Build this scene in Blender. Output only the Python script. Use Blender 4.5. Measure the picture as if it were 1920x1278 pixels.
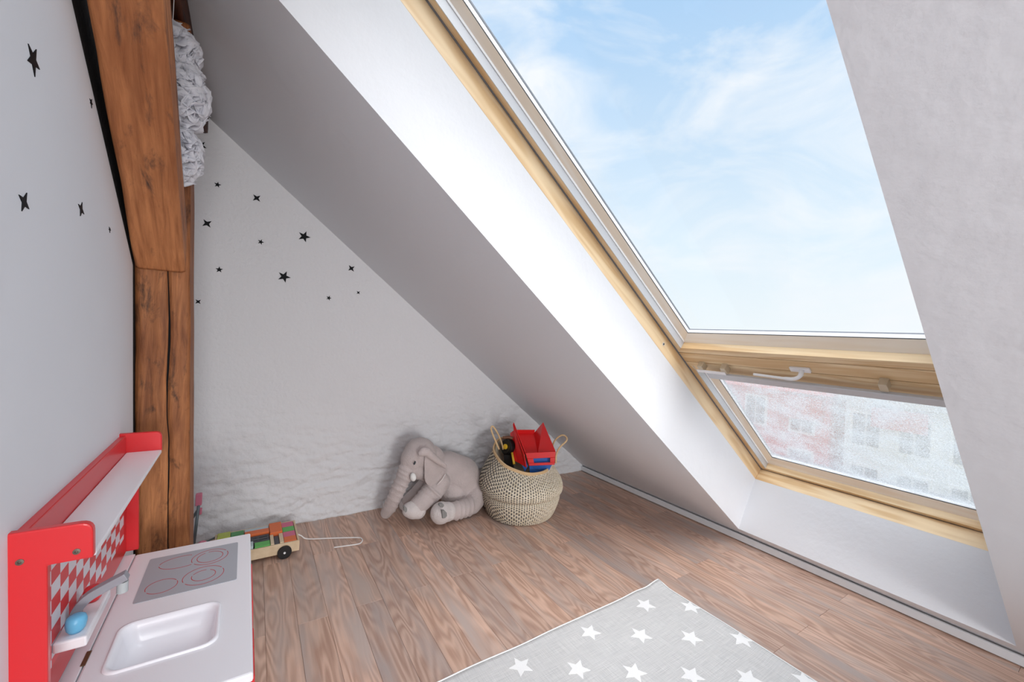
import bpy, bmesh, math, random
from mathutils import Vector, Matrix, noise
random.seed(7)
for o in list(bpy.data.objects): bpy.data.objects.remove(o, do_unlink=True)
C = bpy.context.scene.collection
S = bpy.context.scene
# ------------------------------------------------------------------ camera
H = 1.15
F_PX, CX, CY = 765.05, 960.0, 625.95
def _n(v): v = Vector(v); v.normalize(); return v
cY = _n((461-CX, 601-CY, F_PX)); cZ = _n((-.05, 1, 0))
cX = _n(cZ.cross(cY)); 
if cX.x < 0: cX = -cX
R = Matrix((cX, cY, -cZ))                      # image-frame (right, down, forward) -> world
camd = bpy.data.cameras.new('camera'); cam = bpy.data.objects.new('camera', camd); C.objects.link(cam)
camd.sensor_width = 36; camd.lens = 36*F_PX/1920; camd.shift_y = -(639-CY)/1920; camd.clip_start = .02; camd.clip_end = 500
right = R @ Vector((1,0,0)); up = R @ Vector((0,-1,0)); back = R @ Vector((0,0,-1))
M = Matrix((right, up, back)).transposed().to_4x4(); M.translation = (0,0,H); cam.matrix_world = M
S.camera = cam
S.view_settings.view_transform = 'Standard'; S.view_settings.look = 'None'; S.view_settings.exposure = 0.28; S.view_settings.gamma = 1; S.view_settings.use_curve_mapping = False
# ------------------------------------------------------------------ sky
W = bpy.data.worlds.new('sky'); S.world = W; W.use_nodes = True
nt = W.node_tree; nt.nodes.clear()
def N_(t, typ, **kw):
    n = t.nodes.new(typ)
    for k, v in kw.items():
        if hasattr(n, k): setattr(n, k, v)
    return n
def lin(r, g, b):
    f = lambda c: ((c/255)/12.92 if c/255 <= .04045 else ((c/255+.055)/1.055)**2.4)
    return (f(r), f(g), f(b), 1)
out = N_(nt, 'ShaderNodeOutputWorld'); bg = N_(nt, 'ShaderNodeBackground'); tc = N_(nt, 'ShaderNodeTexCoord')
sep = N_(nt, 'ShaderNodeSeparateXYZ'); nt.links.new(tc.outputs['Generated'], sep.inputs[0])
rg = N_(nt, 'ShaderNodeValToRGB'); nt.links.new(sep.outputs['Z'], rg.inputs[0])
e = rg.color_ramp.elements; e[0].position = 0.0; e[0].color = lin(240,247,250); e[1].position = .62; e[1].color = lin(176,210,244)
el = rg.color_ramp.elements.new(.22); el.color = lin(222,238,250)
mp = N_(nt, 'ShaderNodeMapping'); mp.inputs['Scale'].default_value = (1.5, 1.5, 3.2); nt.links.new(tc.outputs['Generated'], mp.inputs[0])
ns = N_(nt, 'ShaderNodeTexNoise'); ns.inputs['Scale'].default_value = 2.2; ns.inputs['Detail'].default_value = 9; ns.inputs['Roughness'].default_value = .58; ns.inputs['Distortion'].default_value = .7
nt.links.new(mp.outputs[0], ns.inputs['Vector'])
cr = N_(nt, 'ShaderNodeValToRGB'); nt.links.new(ns.outputs['Fac'], cr.inputs[0]); cr.color_ramp.elements[0].position = .40; cr.color_ramp.elements[1].position = .68
mx = N_(nt, 'ShaderNodeMixRGB'); nt.links.new(cr.outputs[0], mx.inputs['Fac']); nt.links.new(rg.outputs[0], mx.inputs[1]); mx.inputs[2].default_value = lin(243,247,252)
nt.links.new(mx.outputs[0], bg.inputs[0]); bg.inputs[1].default_value = .89; nt.links.new(bg.outputs[0], out.inputs[0])
# ------------------------------------------------------------------ sun behind thin cloud, two added fill lights behind the camera
def light(name, typ, energy, color, loc, direction, size=None, sy=None, angle=None):
    l = bpy.data.lights.new(name, typ); l.energy = energy; l.color = color
    if size: l.shape = 'RECTANGLE'; l.size = size; l.size_y = sy or size
    if angle: l.angle = math.radians(angle)
    o = bpy.data.objects.new(name, l); C.objects.link(o); o.location = loc
    o.rotation_euler = Vector(direction).to_track_quat('-Z', 'Y').to_euler(); return o
light('cloudy_sun', 'SUN', 3.7, (1,.985,.97), (0,-6,9), (.10,.46,-.88), angle=65)
light('back_fill', 'AREA', 43, (.995,.99,.985), (.42,-4.1,.68), (.03,1,.06), size=1.25, sy=1.0)  # added fill, no visible source; lifts the gable and window reveal
bpy.data.lights['back_fill'].spread = math.radians(140)
light('near_fill', 'AREA', 7.0, (.98,.99,1), (.10,-.95,1.60), (.28,.7,-.62), size=.7, sy=.6)  # added unseen fill to brighten rug, counter and near floor
bpy.data.lights['near_fill'].spread = math.radians(120)
# ------------------------------------------------------------------ helpers
def ray(px, py): return R @ Vector(((px-CX)/F_PX, (py-CY)/F_PX, 1.0))
def pl(px, py, a, v):
    r = ray(px, py); O = Vector((0,0,H)); return O + r*((v-O[a])/r[a])
X0, SL = 2.5523, .78755
cc = 1/math.sqrt(1+SL*SL); RN = Vector((SL*cc,0,cc)); RD = Vector((cc,0,-SL*cc))
def RC(u, y, e): return Vector((X0,0,0)) + RD*u + Vector((0,y,0)) + RN*e
def roofz(x): return SL*(X0-x)
LEAN = .038
def LX(z): return LEAN*(1.30-z)
def base(parent):
    p = Vector((0,0,0))
    while parent is not None: p += parent.location; parent = parent.parent
    return p
def obj(name, bm, m, parent=None, smooth=False, bevel=0, world=True, kind=None):
    me = bpy.data.meshes.new(name)
    if world: bmesh.ops.translate(bm, verts=bm.verts, vec=-base(parent))
    bmesh.ops.recalc_face_normals(bm, faces=bm.faces)
    bm.to_mesh(me); bm.free()
    for p in me.polygons: p.use_smooth = smooth
    if m: me.materials.append(m)
    o = bpy.data.objects.new(name, me); C.objects.link(o); o.parent = parent
    if bevel:
        b = o.modifiers.new('b', 'BEVEL'); b.width = bevel; b.segments = 2; b.limit_method = 'ANGLE'; b.angle_limit = .6
    if kind: o['kind'] = kind
    return o
def tag(o, label=None, cat=None, group=None, kind=None):
    if label: o['label'] = label
    if cat: o['category'] = cat
    if group: o['group'] = group
    if kind: o['kind'] = kind
    return o
def thing(name, label, cat, loc=(0,0,0), group=None):
    o = bpy.data.objects.new(name, None); C.objects.link(o); o.location = loc; o.empty_display_size = .05
    return tag(o, label, cat, group)
def solo(name, bm, m, label, cat, group=None, smooth=False, bevel=0):
    # a thing that is one mesh: origin at the centre of its underside
    vs = [v.co for v in bm.verts]; lo = Vector([min(v[i] for v in vs) for i in range(3)]); hi = Vector([max(v[i] for v in vs) for i in range(3)])
    p = Vector(((lo.x+hi.x)/2, (lo.y+hi.y)/2, lo.z)); bmesh.ops.translate(bm, verts=bm.verts, vec=-p)
    o = obj(name, bm, m, None, smooth, bevel, world=False); o.location = p
    return tag(o, label, cat, group)
def hexa(bm, pts):
    v = [bm.verts.new(p) for p in pts]
    for f in ((0,3,2,1),(4,5,6,7),(0,1,5,4),(1,2,6,5),(2,3,7,6),(3,0,4,7)): bm.faces.new([v[i] for i in f])
def box(bm, x0, x1, y0, y1, z0, z1, T=None):
    p = [(x0,y0,z0),(x1,y0,z0),(x1,y1,z0),(x0,y1,z0),(x0,y0,z1),(x1,y0,z1),(x1,y1,z1),(x0,y1,z1)]
    hexa(bm, [T(Vector(q)) if T else Vector(q) for q in p])
def rbox(bm, u0, u1, y0, y1, e0, e1):
    hexa(bm, [RC(u0,y0,e0),RC(u1,y0,e0),RC(u1,y1,e0),RC(u0,y1,e0),RC(u0,y0,e1),RC(u1,y0,e1),RC(u1,y1,e1),RC(u0,y1,e1)])
def prism(bm, poly, vec, T=None):
    vec = Vector(vec); a = [Vector(p) for p in poly]; b = [p+vec for p in a]
    if T: a = [T(p) for p in a]; b = [T(p) for p in b]
    va = [bm.verts.new(p) for p in a]; vb = [bm.verts.new(p) for p in b]; n = len(a)
    bm.faces.new(va); bm.faces.new(vb[::-1])
    for i in range(n): bm.faces.new([va[i], vb[i], vb[(i+1)%n], va[(i+1)%n]])
def tube(bm, pts, r, seg=8, cap=True):
    pts = [Vector(p) for p in pts]; rings = []; nv = None
    rr = r if isinstance(r, (list, tuple)) else [r]*len(pts)
    for i, p in enumerate(pts):
        t = (pts[min(i+1,len(pts)-1)] - pts[max(i-1,0)]).normalized()
        if nv is None: nv = t.orthogonal().normalized()
        nv = (nv - t*nv.dot(t)).normalized(); b = t.cross(nv)
        rings.append([bm.verts.new(p + (nv*math.cos(2*math.pi*k/seg) + b*math.sin(2*math.pi*k/seg))*rr[i]) for k in range(seg)])
    for i in range(len(rings)-1):
        for k in range(seg): bm.faces.new([rings[i][k], rings[i][(k+1)%seg], rings[i+1][(k+1)%seg], rings[i+1][k]])
    if cap: bm.faces.new(rings[0][::-1]); bm.faces.new(rings[-1])
def smoothpath(pts, n=8):
    pts = [Vector(p) for p in pts]; out = []
    P = [pts[0]*2-pts[1]] + pts + [pts[-1]*2-pts[-2]]
    for i in range(1, len(P)-2):
        for k in range(n):
            t = k/n; a,b,c,d = P[i-1],P[i],P[i+1],P[i+2]
            out.append(.5*((2*b)+(c-a)*t+(2*a-5*b+4*c-d)*t*t+(3*b-a-3*c+d)*t**3))
    out.append(pts[-1]); return out
def lathe(bm, prof, c, seg=32, axis=Vector((0,0,1))):
    c = Vector(c); q = axis.to_track_quat('Z', 'Y'); rings = []
    for r, z in prof:
        rings.append([bm.verts.new(c + q @ Vector((r*math.cos(2*math.pi*k/seg), r*math.sin(2*math.pi*k/seg), z))) for k in range(seg)])
    for i in range(len(rings)-1):
        for k in range(seg): bm.faces.new([rings[i][k], rings[i][(k+1)%seg], rings[i+1][(k+1)%seg], rings[i+1][k]])
    bm.faces.new(rings[0][::-1]); bm.faces.new(rings[-1])
def ell(bm, c, r, seg=16, rot=None):
    m = Matrix.Translation(Vector(c)) @ (rot.to_4x4() if rot else Matrix.Identity(4)) @ Matrix.Diagonal((r[0], r[1], r[2], 1))
    bmesh.ops.create_uvsphere(bm, u_segments=seg, v_segments=max(8, seg//2+2), radius=1, matrix=m)
NB = bmesh.new
# ------------------------------------------------------------------ materials
def mat(name, col, rough=.5, metal=0, spec=.5, bump=None, var=None, coat=0, sheen=0):
    m = bpy.data.materials.new(name); m.use_nodes = True; t = m.node_tree; b = t.nodes['Principled BSDF']
    c = lin(*col); b.inputs['Base Color'].default_value = c; b.inputs['Roughness'].default_value = rough
    b.inputs['Metallic'].default_value = metal; b.inputs['Specular IOR Level'].default_value = spec
    if coat: b.inputs['Coat Weight'].default_value = coat; b.inputs['Coat Roughness'].default_value = .15
    if sheen: b.inputs['Sheen Weight'].default_value = sheen
    tcn = N_(t, 'ShaderNodeTexCoord')
    if var:    # (scale, second colour, vector scale)
        n = N_(t, 'ShaderNodeTexNoise'); n.inputs['Scale'].default_value = var[0]; n.inputs['Detail'].default_value = 6
        mpn = N_(t, 'ShaderNodeMapping'); mpn.inputs['Scale'].default_value = var[2] if len(var) > 2 else (1,1,1)
        t.links.new(tcn.outputs['Object'], mpn.inputs[0]); t.links.new(mpn.outputs[0], n.inputs['Vector'])
        r = N_(t, 'ShaderNodeValToRGB'); r.color_ramp.elements[0].position = .35; r.color_ramp.elements[1].position = .68
        r.color_ramp.elements[0].color = c; r.color_ramp.elements[1].color = lin(*var[1])
        t.links.new(n.outputs['Fac'], r.inputs[0]); t.links.new(r.outputs[0], b.inputs['Base Color'])
    if bump:   # (scale, distance, vector scale)
        n = N_(t, 'ShaderNodeTexNoise'); n.inputs['Scale'].default_value = bump[0]; n.inputs['Detail'].default_value = 8
        mpn = N_(t, 'ShaderNodeMapping'); mpn.inputs['Scale'].default_value = bump[2] if len(bump) > 2 else (1,1,1)
        t.links.new(tcn.outputs['Object'], mpn.inputs[0]); t.links.new(mpn.outputs[0], n.inputs['Vector'])
        bp = N_(t, 'ShaderNodeBump'); bp.inputs['Distance'].default_value = bump[1]; t.links.new(n.outputs['Fac'], bp.inputs['Height']); t.links.new(bp.outputs[0], b.inputs['Normal'])
    return m
PLASTER = mat('white_plaster', (230,232,236), .85, spec=.25, bump=(16, .0025))
LEFTW = mat('left_wall_paint', (228,230,235), .8, spec=.25, bump=(8, .002))
GABLE = mat('limewashed_brick', (229,230,233), .85, spec=.25, bump=(55, .005))
BASEB = mat('baseboard_paint', (222,225,228), .5)
BLACK = mat('black_vinyl', (6,9,16), .6, spec=.2)
GAPSHADE = mat('gap_shade_black', (14,14,16), .8, bump=(60,.004))  # black that stands for shade in the wall gap and post crack
PINE = mat('lacquered_pine', (236,200,150), .42, var=(5, (214,165,105), (1,.25,1)), bump=(60,.0004))
def pine(name, scale, dark=False):
    m = bpy.data.materials.new(name); m.use_nodes = True; t = m.node_tree; b = t.nodes['Principled BSDF']
    tcn = N_(t,'ShaderNodeTexCoord'); mpn = N_(t,'ShaderNodeMapping'); mpn.inputs['Scale'].default_value = scale
    mpn.vector_type = 'TEXTURE'; mpn.inputs['Scale'].default_value = [1/q for q in scale]; mpn.inputs['Rotation'].default_value = (0, math.atan(SL), 0)
    n = N_(t,'ShaderNodeTexNoise'); n.inputs['Scale'].default_value = 3; n.inputs['Detail'].default_value = 2; n.inputs['Distortion'].default_value = .25
    w = N_(t,'ShaderNodeMath', operation='MULTIPLY'); w.inputs[1].default_value = 22
    w2 = N_(t,'ShaderNodeMath', operation='SINE')
    r = N_(t,'ShaderNodeValToRGB'); r.color_ramp.elements[0].position = 0; r.color_ramp.elements[1].position = 1
    a, bb = ((222,186,138),(242,216,176)) if dark else ((246,230,208),(251,240,224))
    r.color_ramp.elements[0].color = lin(*bb); r.color_ramp.elements[1].color = lin(*a)
    mr = N_(t,'ShaderNodeMapRange'); mr.inputs[1].default_value = -1; mr.inputs[2].default_value = 1; mr.inputs[3].default_value = 0
    t.links.new(tcn.outputs['Object'], mpn.inputs[0]); t.links.new(mpn.outputs[0], n.inputs['Vector'])
    t.links.new(n.outputs['Fac'], w.inputs[0]); t.links.new(w.outputs[0], w2.inputs[0]); t.links.new(w2.outputs[0], mr.inputs[0]); t.links.new(mr.outputs[0], r.inputs[0])
    t.links.new(r.outputs[0], b.inputs['Base Color']); b.inputs['Roughness'].default_value = .45
    return m
PINE_D = pine('pine_frame', (.5,5,5), True); PINE_L = pine('pine_sash', (.5,6,6)); PINE_T = pine('pine_transom', (6,.5,6), True); PINE_LT = pine('pine_sash_rail', (6,.5,6))
ALU = mat('grey_aluminium', (206,208,212), .4, .15)
ALUW = mat('white_strip', (246,246,248), .4)
GASK = mat('black_rubber', (28,28,30), .6)
GREYSEAL = mat('grey_seal', (128,132,140), .5)
def timber(name, light=(176,108,62), mid=(134,78,42), darkc=(34,22,18), axis='Z', grime=.5):
    m = bpy.data.materials.new(name); m.use_nodes = True; t = m.node_tree; b = t.nodes['Principled BSDF']
    tcn = N_(t,'ShaderNodeTexCoord')
    def nz(scale, vs, det=8, dist=0., rough=.6):
        mpn = N_(t,'ShaderNodeMapping'); mpn.inputs['Scale'].default_value = vs
        if axis == 'B': mpn.vector_type = 'TEXTURE'; mpn.inputs['Rotation'].default_value = (math.radians(48.6),0,0); mpn.inputs['Scale'].default_value = [1/q for q in vs]
        n = N_(t,'ShaderNodeTexNoise'); n.inputs['Scale'].default_value = scale; n.inputs['Detail'].default_value = det; n.inputs['Distortion'].default_value = dist; n.inputs['Roughness'].default_value = rough
        t.links.new(tcn.outputs['Object'], mpn.inputs[0]); t.links.new(mpn.outputs[0], n.inputs['Vector']); return n
    L = (1,1,.09) if axis != 'Y' else (1,.09,1)
    g = nz(70, L, 6, .5); big = nz(5, (1,1,.45) if axis != 'Y' else (1,.45,1), 5); blot = nz(13, (1.6,1.6,.6) if axis != 'Y' else (1.6,.6,1.6), 8, .4, .68)
    r1 = N_(t,'ShaderNodeValToRGB'); r1.color_ramp.elements[0].position=.32; r1.color_ramp.elements[1].position=.66; r1.color_ramp.elements[0].color=lin(*mid); r1.color_ramp.elements[1].color=lin(*light)
    t.links.new(g.outputs['Fac'], r1.inputs[0])
    r2 = N_(t,'ShaderNodeValToRGB'); r2.color_ramp.elements[0].position=.35; r2.color_ramp.elements[1].position=.7; r2.color_ramp.elements[0].color=(1,1,1,1); r2.color_ramp.elements[1].color=(.50,.40,.34,1) if axis == 'Z' else (.62,.52,.46,1)
    t.links.new(big.outputs['Fac'], r2.inputs[0])
    m1 = N_(t,'ShaderNodeMixRGB', blend_type='MULTIPLY'); m1.inputs[0].default_value=1; t.links.new(r1.outputs[0], m1.inputs[1]); t.links.new(r2.outputs[0], m1.inputs[2])
    r3 = N_(t,'ShaderNodeValToRGB'); r3.color_ramp.elements[0].position=.56+.1*(1-grime); r3.color_ramp.elements[1].position=.72+.1*(1-grime); t.links.new(blot.outputs['Fac'], r3.inputs[0])
    m2 = N_(t,'ShaderNodeMixRGB'); t.links.new(r3.outputs[0], m2.inputs[0]); t.links.new(m1.outputs[0], m2.inputs[1]); m2.inputs[2].default_value = lin(*darkc)
    t.links.new(m2.outputs[0], b.inputs['Base Color']); b.inputs['Roughness'].default_value=.6; b.inputs['Specular IOR Level'].default_value=.35
    bp = N_(t,'ShaderNodeBump'); bp.inputs['Distance'].default_value=.004; t.links.new(g.outputs['Fac'], bp.inputs['Height']); t.links.new(bp.outputs[0], b.inputs['Normal'])
    return m
TIM = timber('old_stained_timber', (192,128,80), (136,84,50), (40,28,22), grime=1.05); TIMB = timber('old_brace_timber', (202,136,88), (158,100,62), (66,50,44), 'B', 1.05)
TIMD = timber('dark_purlin_timber', (104,52,24), (52,26,14), (12,8,8), 'Y', 1.0)
RED = mat('red_lacquer', (216,38,44), .32, coat=.15)
WHITEL = mat('white_lacquer', (240,238,242), .3)
SINKM = mat('white_plastic', (246,245,250), .22)
HOBG = mat('grey_hob', (172,175,182), .4)
RING = mat('red_print', (196,60,62), .5)
GREYP = mat('grey_paint', (150,150,158), .4); GREYL = mat('light_grey_paint', (180,186,188), .45)
BLUEK = mat('blue_knob', (104,178,216), .35)
SCREW = mat('screw_steel', (120,110,100), .35, .8)
def wood_floor():
    m = bpy.data.materials.new('laminate_plank'); m.use_nodes = True; t = m.node_tree; b = t.nodes['Principled BSDF']; K = t.links.new
    tcn = N_(t,'ShaderNodeTexCoord'); oi = N_(t,'ShaderNodeObjectInfo')
    cmb = N_(t,'ShaderNodeCombineXYZ'); q = N_(t,'ShaderNodeMath', operation='MULTIPLY'); q.inputs[1].default_value = 37.0; K(oi.outputs['Random'], q.inputs[0]); K(q.outputs[0], cmb.inputs[0]); K(q.outputs[0], cmb.inputs[2]); K(q.outputs[0], cmb.inputs[1])
    ad = N_(t,'ShaderNodeVectorMath', operation='ADD'); K(tcn.outputs['Object'], ad.inputs[0]); K(cmb.outputs[0], ad.inputs[1])
    mp1 = N_(t,'ShaderNodeMapping'); mp1.inputs['Scale'].default_value = (9, 1.35, 1); K(ad.outputs[0], mp1.inputs[0])
    n1 = N_(t,'ShaderNodeTexNoise'); n1.inputs['Scale'].default_value = 1.25; n1.inputs['Detail'].default_value = 1.5; n1.inputs['Distortion'].default_value = .25; K(mp1.outputs[0], n1.inputs['Vector'])
    ml = N_(t,'ShaderNodeMath', operation='MULTIPLY'); ml.inputs[1].default_value = 80; K(n1.outputs['Fac'], ml.inputs[0]); sn = N_(t,'ShaderNodeMath', operation='SINE'); K(ml.outputs[0], sn.inputs[0])
    mp2 = N_(t,'ShaderNodeMapping'); mp2.inputs['Scale'].default_value = (90, 4, 1); K(ad.outputs[0], mp2.inputs[0])
    n2 = N_(t,'ShaderNodeTexNoise'); n2.inputs['Scale'].default_value = 1.6; n2.inputs['Detail'].default_value = 5; K(mp2.outputs[0], n2.inputs['Vector'])
    # weight of grain
    mr = N_(t,'ShaderNodeMapRange'); mr.inputs[1].default_value=-1; mr.inputs[2].default_value=1; K(sn.outputs[0], mr.inputs[0])
    mm = N_(t,'ShaderNodeMixRGB'); mm.inputs[0].default_value=.55; K(mr.outputs[0], mm.inputs[1]); K(n2.outputs['Fac'], mm.inputs[2])
    r = N_(t,'ShaderNodeValToRGB'); K(mm.outputs[0], r.inputs[0]); r.color_ramp.elements[0].position=.18; r.color_ramp.elements[1].position=.85
    r.color_ramp.elements[0].color = lin(180,148,131); r.color_ramp.elements[1].color = lin(224,195,178)
    # grey patches along the plank + per plank tone
    mp3 = N_(t,'ShaderNodeMapping'); mp3.inputs['Scale'].default_value=(14,2.2,1); K(ad.outputs[0], mp3.inputs[0])
    n3 = N_(t,'ShaderNodeTexNoise'); n3.inputs['Scale'].default_value=1; n3.inputs['Detail'].default_value=4; K(mp3.outputs[0], n3.inputs['Vector'])
    r3 = N_(t,'ShaderNodeValToRGB'); K(n3.outputs['Fac'], r3.inputs[0]); r3.color_ramp.elements[0].position=.46; r3.color_ramp.elements[1].position=.7
    g = N_(t,'ShaderNodeMixRGB'); K(r3.outputs[0], g.inputs[0]); K(r.outputs[0], g.inputs[1]); g.inputs[2].default_value = lin(190,176,170)
    rr = N_(t,'ShaderNodeValToRGB'); K(oi.outputs['Random'], rr.inputs[0]); rr.color_ramp.elements[0].color=(.84,.82,.82,1); rr.color_ramp.elements[1].color=(1.1,1.04,1.0,1)
    e2 = rr.color_ramp.elements.new(.5); e2.color=(1.0,.92,.86,1)
    g2 = N_(t,'ShaderNodeMixRGB', blend_type='MULTIPLY'); g2.inputs[0].default_value=1; K(g.outputs[0], g2.inputs[1]); K(rr.outputs[0], g2.inputs[2]); K(g2.outputs[0], b.inputs['Base Color'])
    b.inputs['Roughness'].default_value=.42; b.inputs['Specular IOR Level'].default_value=.45
    bp = N_(t,'ShaderNodeBump'); bp.inputs['Distance'].default_value=.0006; K(mm.outputs[0], bp.inputs['Height']); K(bp.outputs[0], b.inputs['Normal'])
    return m
FLOORM = wood_floor()
# ------------------------------------------------------------------ setting: floor of single planks
fl = NB(); box(fl, -.42, 2.75, -4.6, 2.85, -.06, -.009); floor = obj('floor', fl, mat('subfloor', (150,98,70), .8)); floor['kind'] = 'structure'
PW, PLN, TILT = .1068, 1.004, .016
pm = {}
def plank(k, ya, yb):
    xa = .741 + PW*k; L = yb-ya; key = round(L,3)
    if key not in pm:
        b = NB(); g = .0003; box(b, g, PW-g, g, L-g, -.009, 0)
        bmesh.ops.bevel(b, geom=[e for e in b.edges if all(abs(v.co.z) < 1e-6 for v in e.verts)], offset=.0008, segments=1, affect='EDGES')
        me = bpy.data.meshes.new('plank'); bmesh.ops.recalc_face_normals(b, faces=b.faces); b.to_mesh(me); b.free(); me.materials.append(FLOORM); pm[key] = me
    o = bpy.data.objects.new('plank', pm[key]); C.objects.link(o); o.parent = floor
    o.location = (xa + TILT*(ya-1.22), ya, 0); o.rotation_euler = (0,0,-math.atan(TILT))
for k in range(-11, 17):
    xw = .741 + PW*k
    if xw > 2.5: continue
    ph = .717 if k % 2 else 1.21+.02*((k*7)%5-2)*.4
    y = ph - PLN*6
    while y < 2.62:
        a, b_ = max(y, -4.48), min(y+PLN, 2.66)
        if b_-a > .03: plank(k, a, b_)
        y += PLN
# ------------------------------------------------------------------ gable wall (limewashed brick, rough towards the floor)
def gable():
    b = NB(); nx, nz = 260, 200; x_0, x_1 = -.42, 2.5; G = []
    for j in range(nz+1):
        row = []
        for i in range(nx+1):
            x = x_0+(x_1-x_0)*i/nx; z = (roofz(x)+.02)*j/nz
            w = max(0, min(1, (.95-z)/.75)); w = w*w*(3-2*w)
            course = abs(((z+.012*noise.noise((x*2.2,0,5)) + .006*x)/.085) % 1 - .5)*2          # 0 mid, 1 at joint
            jt = max(0, (course-.72)/.28); amp = noise.noise((x*3.1, 3, z*4))*.5+.5
            brick = noise.noise((math.floor((x/.25)+.5*(math.floor(z/.085)%2))*3.7, 8, math.floor(z/.085)*5.3))
            d = w*(-.006*jt*max(0,amp-.35) + .003*brick + .012*noise.noise((x*6,0,z*15)) + .011*noise.noise((x*20,4,z*34)) + .006*noise.noise((x*55,9,z*70)))
            d += .0012*noise.noise((x*9,2,z*11))
            row.append(b.verts.new((x, 2.602 - d, z)))
        G.append(row)
    for j in range(nz):
        for i in range(nx): b.faces.new([G[j][i],G[j][i+1],G[j+1][i+1],G[j+1][i]])
    # solid behind
    bk = [b.verts.new((x_0,2.8,0)), b.verts.new((x_1,2.8,0)), b.verts.new((x_1,2.8,roofz(x_1)+.02)), b.verts.new((x_0,2.8,roofz(x_0)+.02))]
    b.faces.new(bk)
    b.faces.new([bk[0]]+G[0]+[bk[1]]); b.faces.new([bk[2]]+G[nz][::-1]+[bk[3]])
    b.faces.new([bk[1]]+[G[j][nx] for j in range(nz+1)]+[bk[2]]); b.faces.new([bk[3]]+[G[j][0] for j in range(nz,-1,-1)]+[bk[0]])
    o = obj('wall_gable', b, GABLE, smooth=True); o['kind'] = 'structure'; o['label'] = 'whitewashed brick gable wall with black star stickers'
gable()
# left wall: plaster panel leaning very slightly, stands a little proud of the timbers
WX = -.290
def LT(p): return Vector((p.x + LX(p.z), p.y, p.z))
b = NB(); 
# wall ends along the post and the brace
poly = [(WX,-4.5,0),(WX,1.650,0),(WX,1.650,1.30),(WX,1.085,1.80),(WX,.848,2.078),(WX,-4.5,2.078)]
prism(b, poly, (-.10,0,0), LT); o = obj('wall_left', b, LEFTW); o['kind'] = 'structure'
# black strip painting the shadow gap between plaster and timbers
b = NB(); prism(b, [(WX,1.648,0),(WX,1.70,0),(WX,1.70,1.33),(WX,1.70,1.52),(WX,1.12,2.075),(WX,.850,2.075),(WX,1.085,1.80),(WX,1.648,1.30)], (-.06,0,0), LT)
o = obj('shade_strip_1', b, GAPSHADE); o['kind'] = 'structure'
b = NB(); box(b, -.55, 2.75, -4.62, -4.5, 0, 2.3); o = obj('wall_back', b, PLASTER); o['kind'] = 'structure'
b = NB(); box(b, -.62, -.40, -4.6, 2.72, 0, 2.33); o = obj('wall_outer', b, PLASTER); o['kind'] = 'structure'
# ------------------------------------------------------------------ sloping roof with the deep window reveal
YN, YF = .214, 1.235; E1 = .295; UT = -3.42; UB = -.141; UTOP = -3.86
def slab(bm, q0, q1):      # q0/q1: 4 (u,y) at e=0 and e=E1
    hexa(bm, [RC(u,y,0) for u,y in q0] + [RC(u,y,E1) for u,y in q1])
b = NB()
slab(b, [(UTOP,YF),(.06,YF),(.06,2.8),(UTOP,2.8)], [(UTOP,YF-.02),(.06,YF-.02),(.06,2.8),(UTOP,2.8)])
slab(b, [(UTOP,-4.6),(.06,-4.6),(.06,YN),(UTOP,YN)], [(UTOP,-4.6),(.06,-4.6),(.06,YN+.02),(UTOP,YN+.02)])
slab(b, [(UB,YN),(.06,YN),(.06,YF),(UB,YF)], [(UB-.073,YN+.02),(.06,YN+.02),(.06,YF-.02),(UB-.073,YF-.02)])
slab(b, [(UTOP,YN),(UT,YN),(UT,YF),(UTOP,YF)], [(UTOP,YN+.02),(UT+.03,YN+.02),(UT+.03,YF-.02),(UTOP,YF-.02)])
o = obj('ceiling', b, PLASTER); o['kind'] = 'structure'; o['label'] = 'sloping white attic ceiling with deep splayed window reveal'
# baseboard at the foot of the slope
b = NB(); prism(b, [(2.478,-4.5,.005),(2.478,-4.5,.040),(2.492,-4.5,.040),(2.492,-4.5,.005)], (0,7.12,0)); o = obj('baseboard_right', b, BASEB, bevel=.002); o['kind'] = 'structure'
# ------------------------------------------------------------------ window
win = bpy.data.objects.new('window_1', None); C.objects.link(win); win.location = RC(-1.6,.72,.40); win['kind'] = 'structure'
win['label'] = 'pine roof window with large upper sash and low obscured lower pane'
def ring(bm, u0, u1, y0, y1, iu0, iu1, iy0, iy1, e0, e1, ju0=None, ju1=None, jy0=None, jy1=None, part=(0,1,2,3)):
    # frame: outer rect, inner rect at e0 and (j*) inner rect at e1 (sloped face)
    ju0 = iu0 if ju0 is None else ju0; ju1 = iu1 if ju1 is None else ju1; jy0 = iy0 if jy0 is None else jy0; jy1 = iy1 if jy1 is None else jy1
    o_ = [(u0,y0),(u1,y0),(u1,y1),(u0,y1)]; i_ = [(iu0,iy0),(iu1,iy0),(iu1,iy1),(iu0,iy1)]; j_ = [(ju0,jy0),(ju1,jy0),(ju1,jy1),(ju0,jy1)]
    for k in part:
        l = (k+1)%4
        hexa(bm, [RC(*o_[k],e0),RC(*o_[l],e0),RC(*i_[l],e0),RC(*i_[k],e0),RC(*o_[k],e1),RC(*o_[l],e1),RC(*j_[l],e1),RC(*j_[k],e1)])
Y1, Y0 = 1.215, .234
for nm_, pt_, m_ in (('frame_rail',(1,3),PINE_T),('frame_jamb',(0,2),PINE_D)):
    wf = NB(); ring(wf, UT-.02, -.15, Y0-.05, Y1+.05, UT+.03, -.213, Y0, Y1, E1, .372, UT+.03, -.197, Y0, Y1, part=pt_); fr = obj(nm_, wf, m_, win, bevel=.0015)
b = NB(); ring(b, UT-.06, -.12, Y0-.09, Y1+.09, UT+.035, -.19, Y0+.004, Y1-.004, .372, .50); obj('outer_frame', b, GREYSEAL, win)
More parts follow.
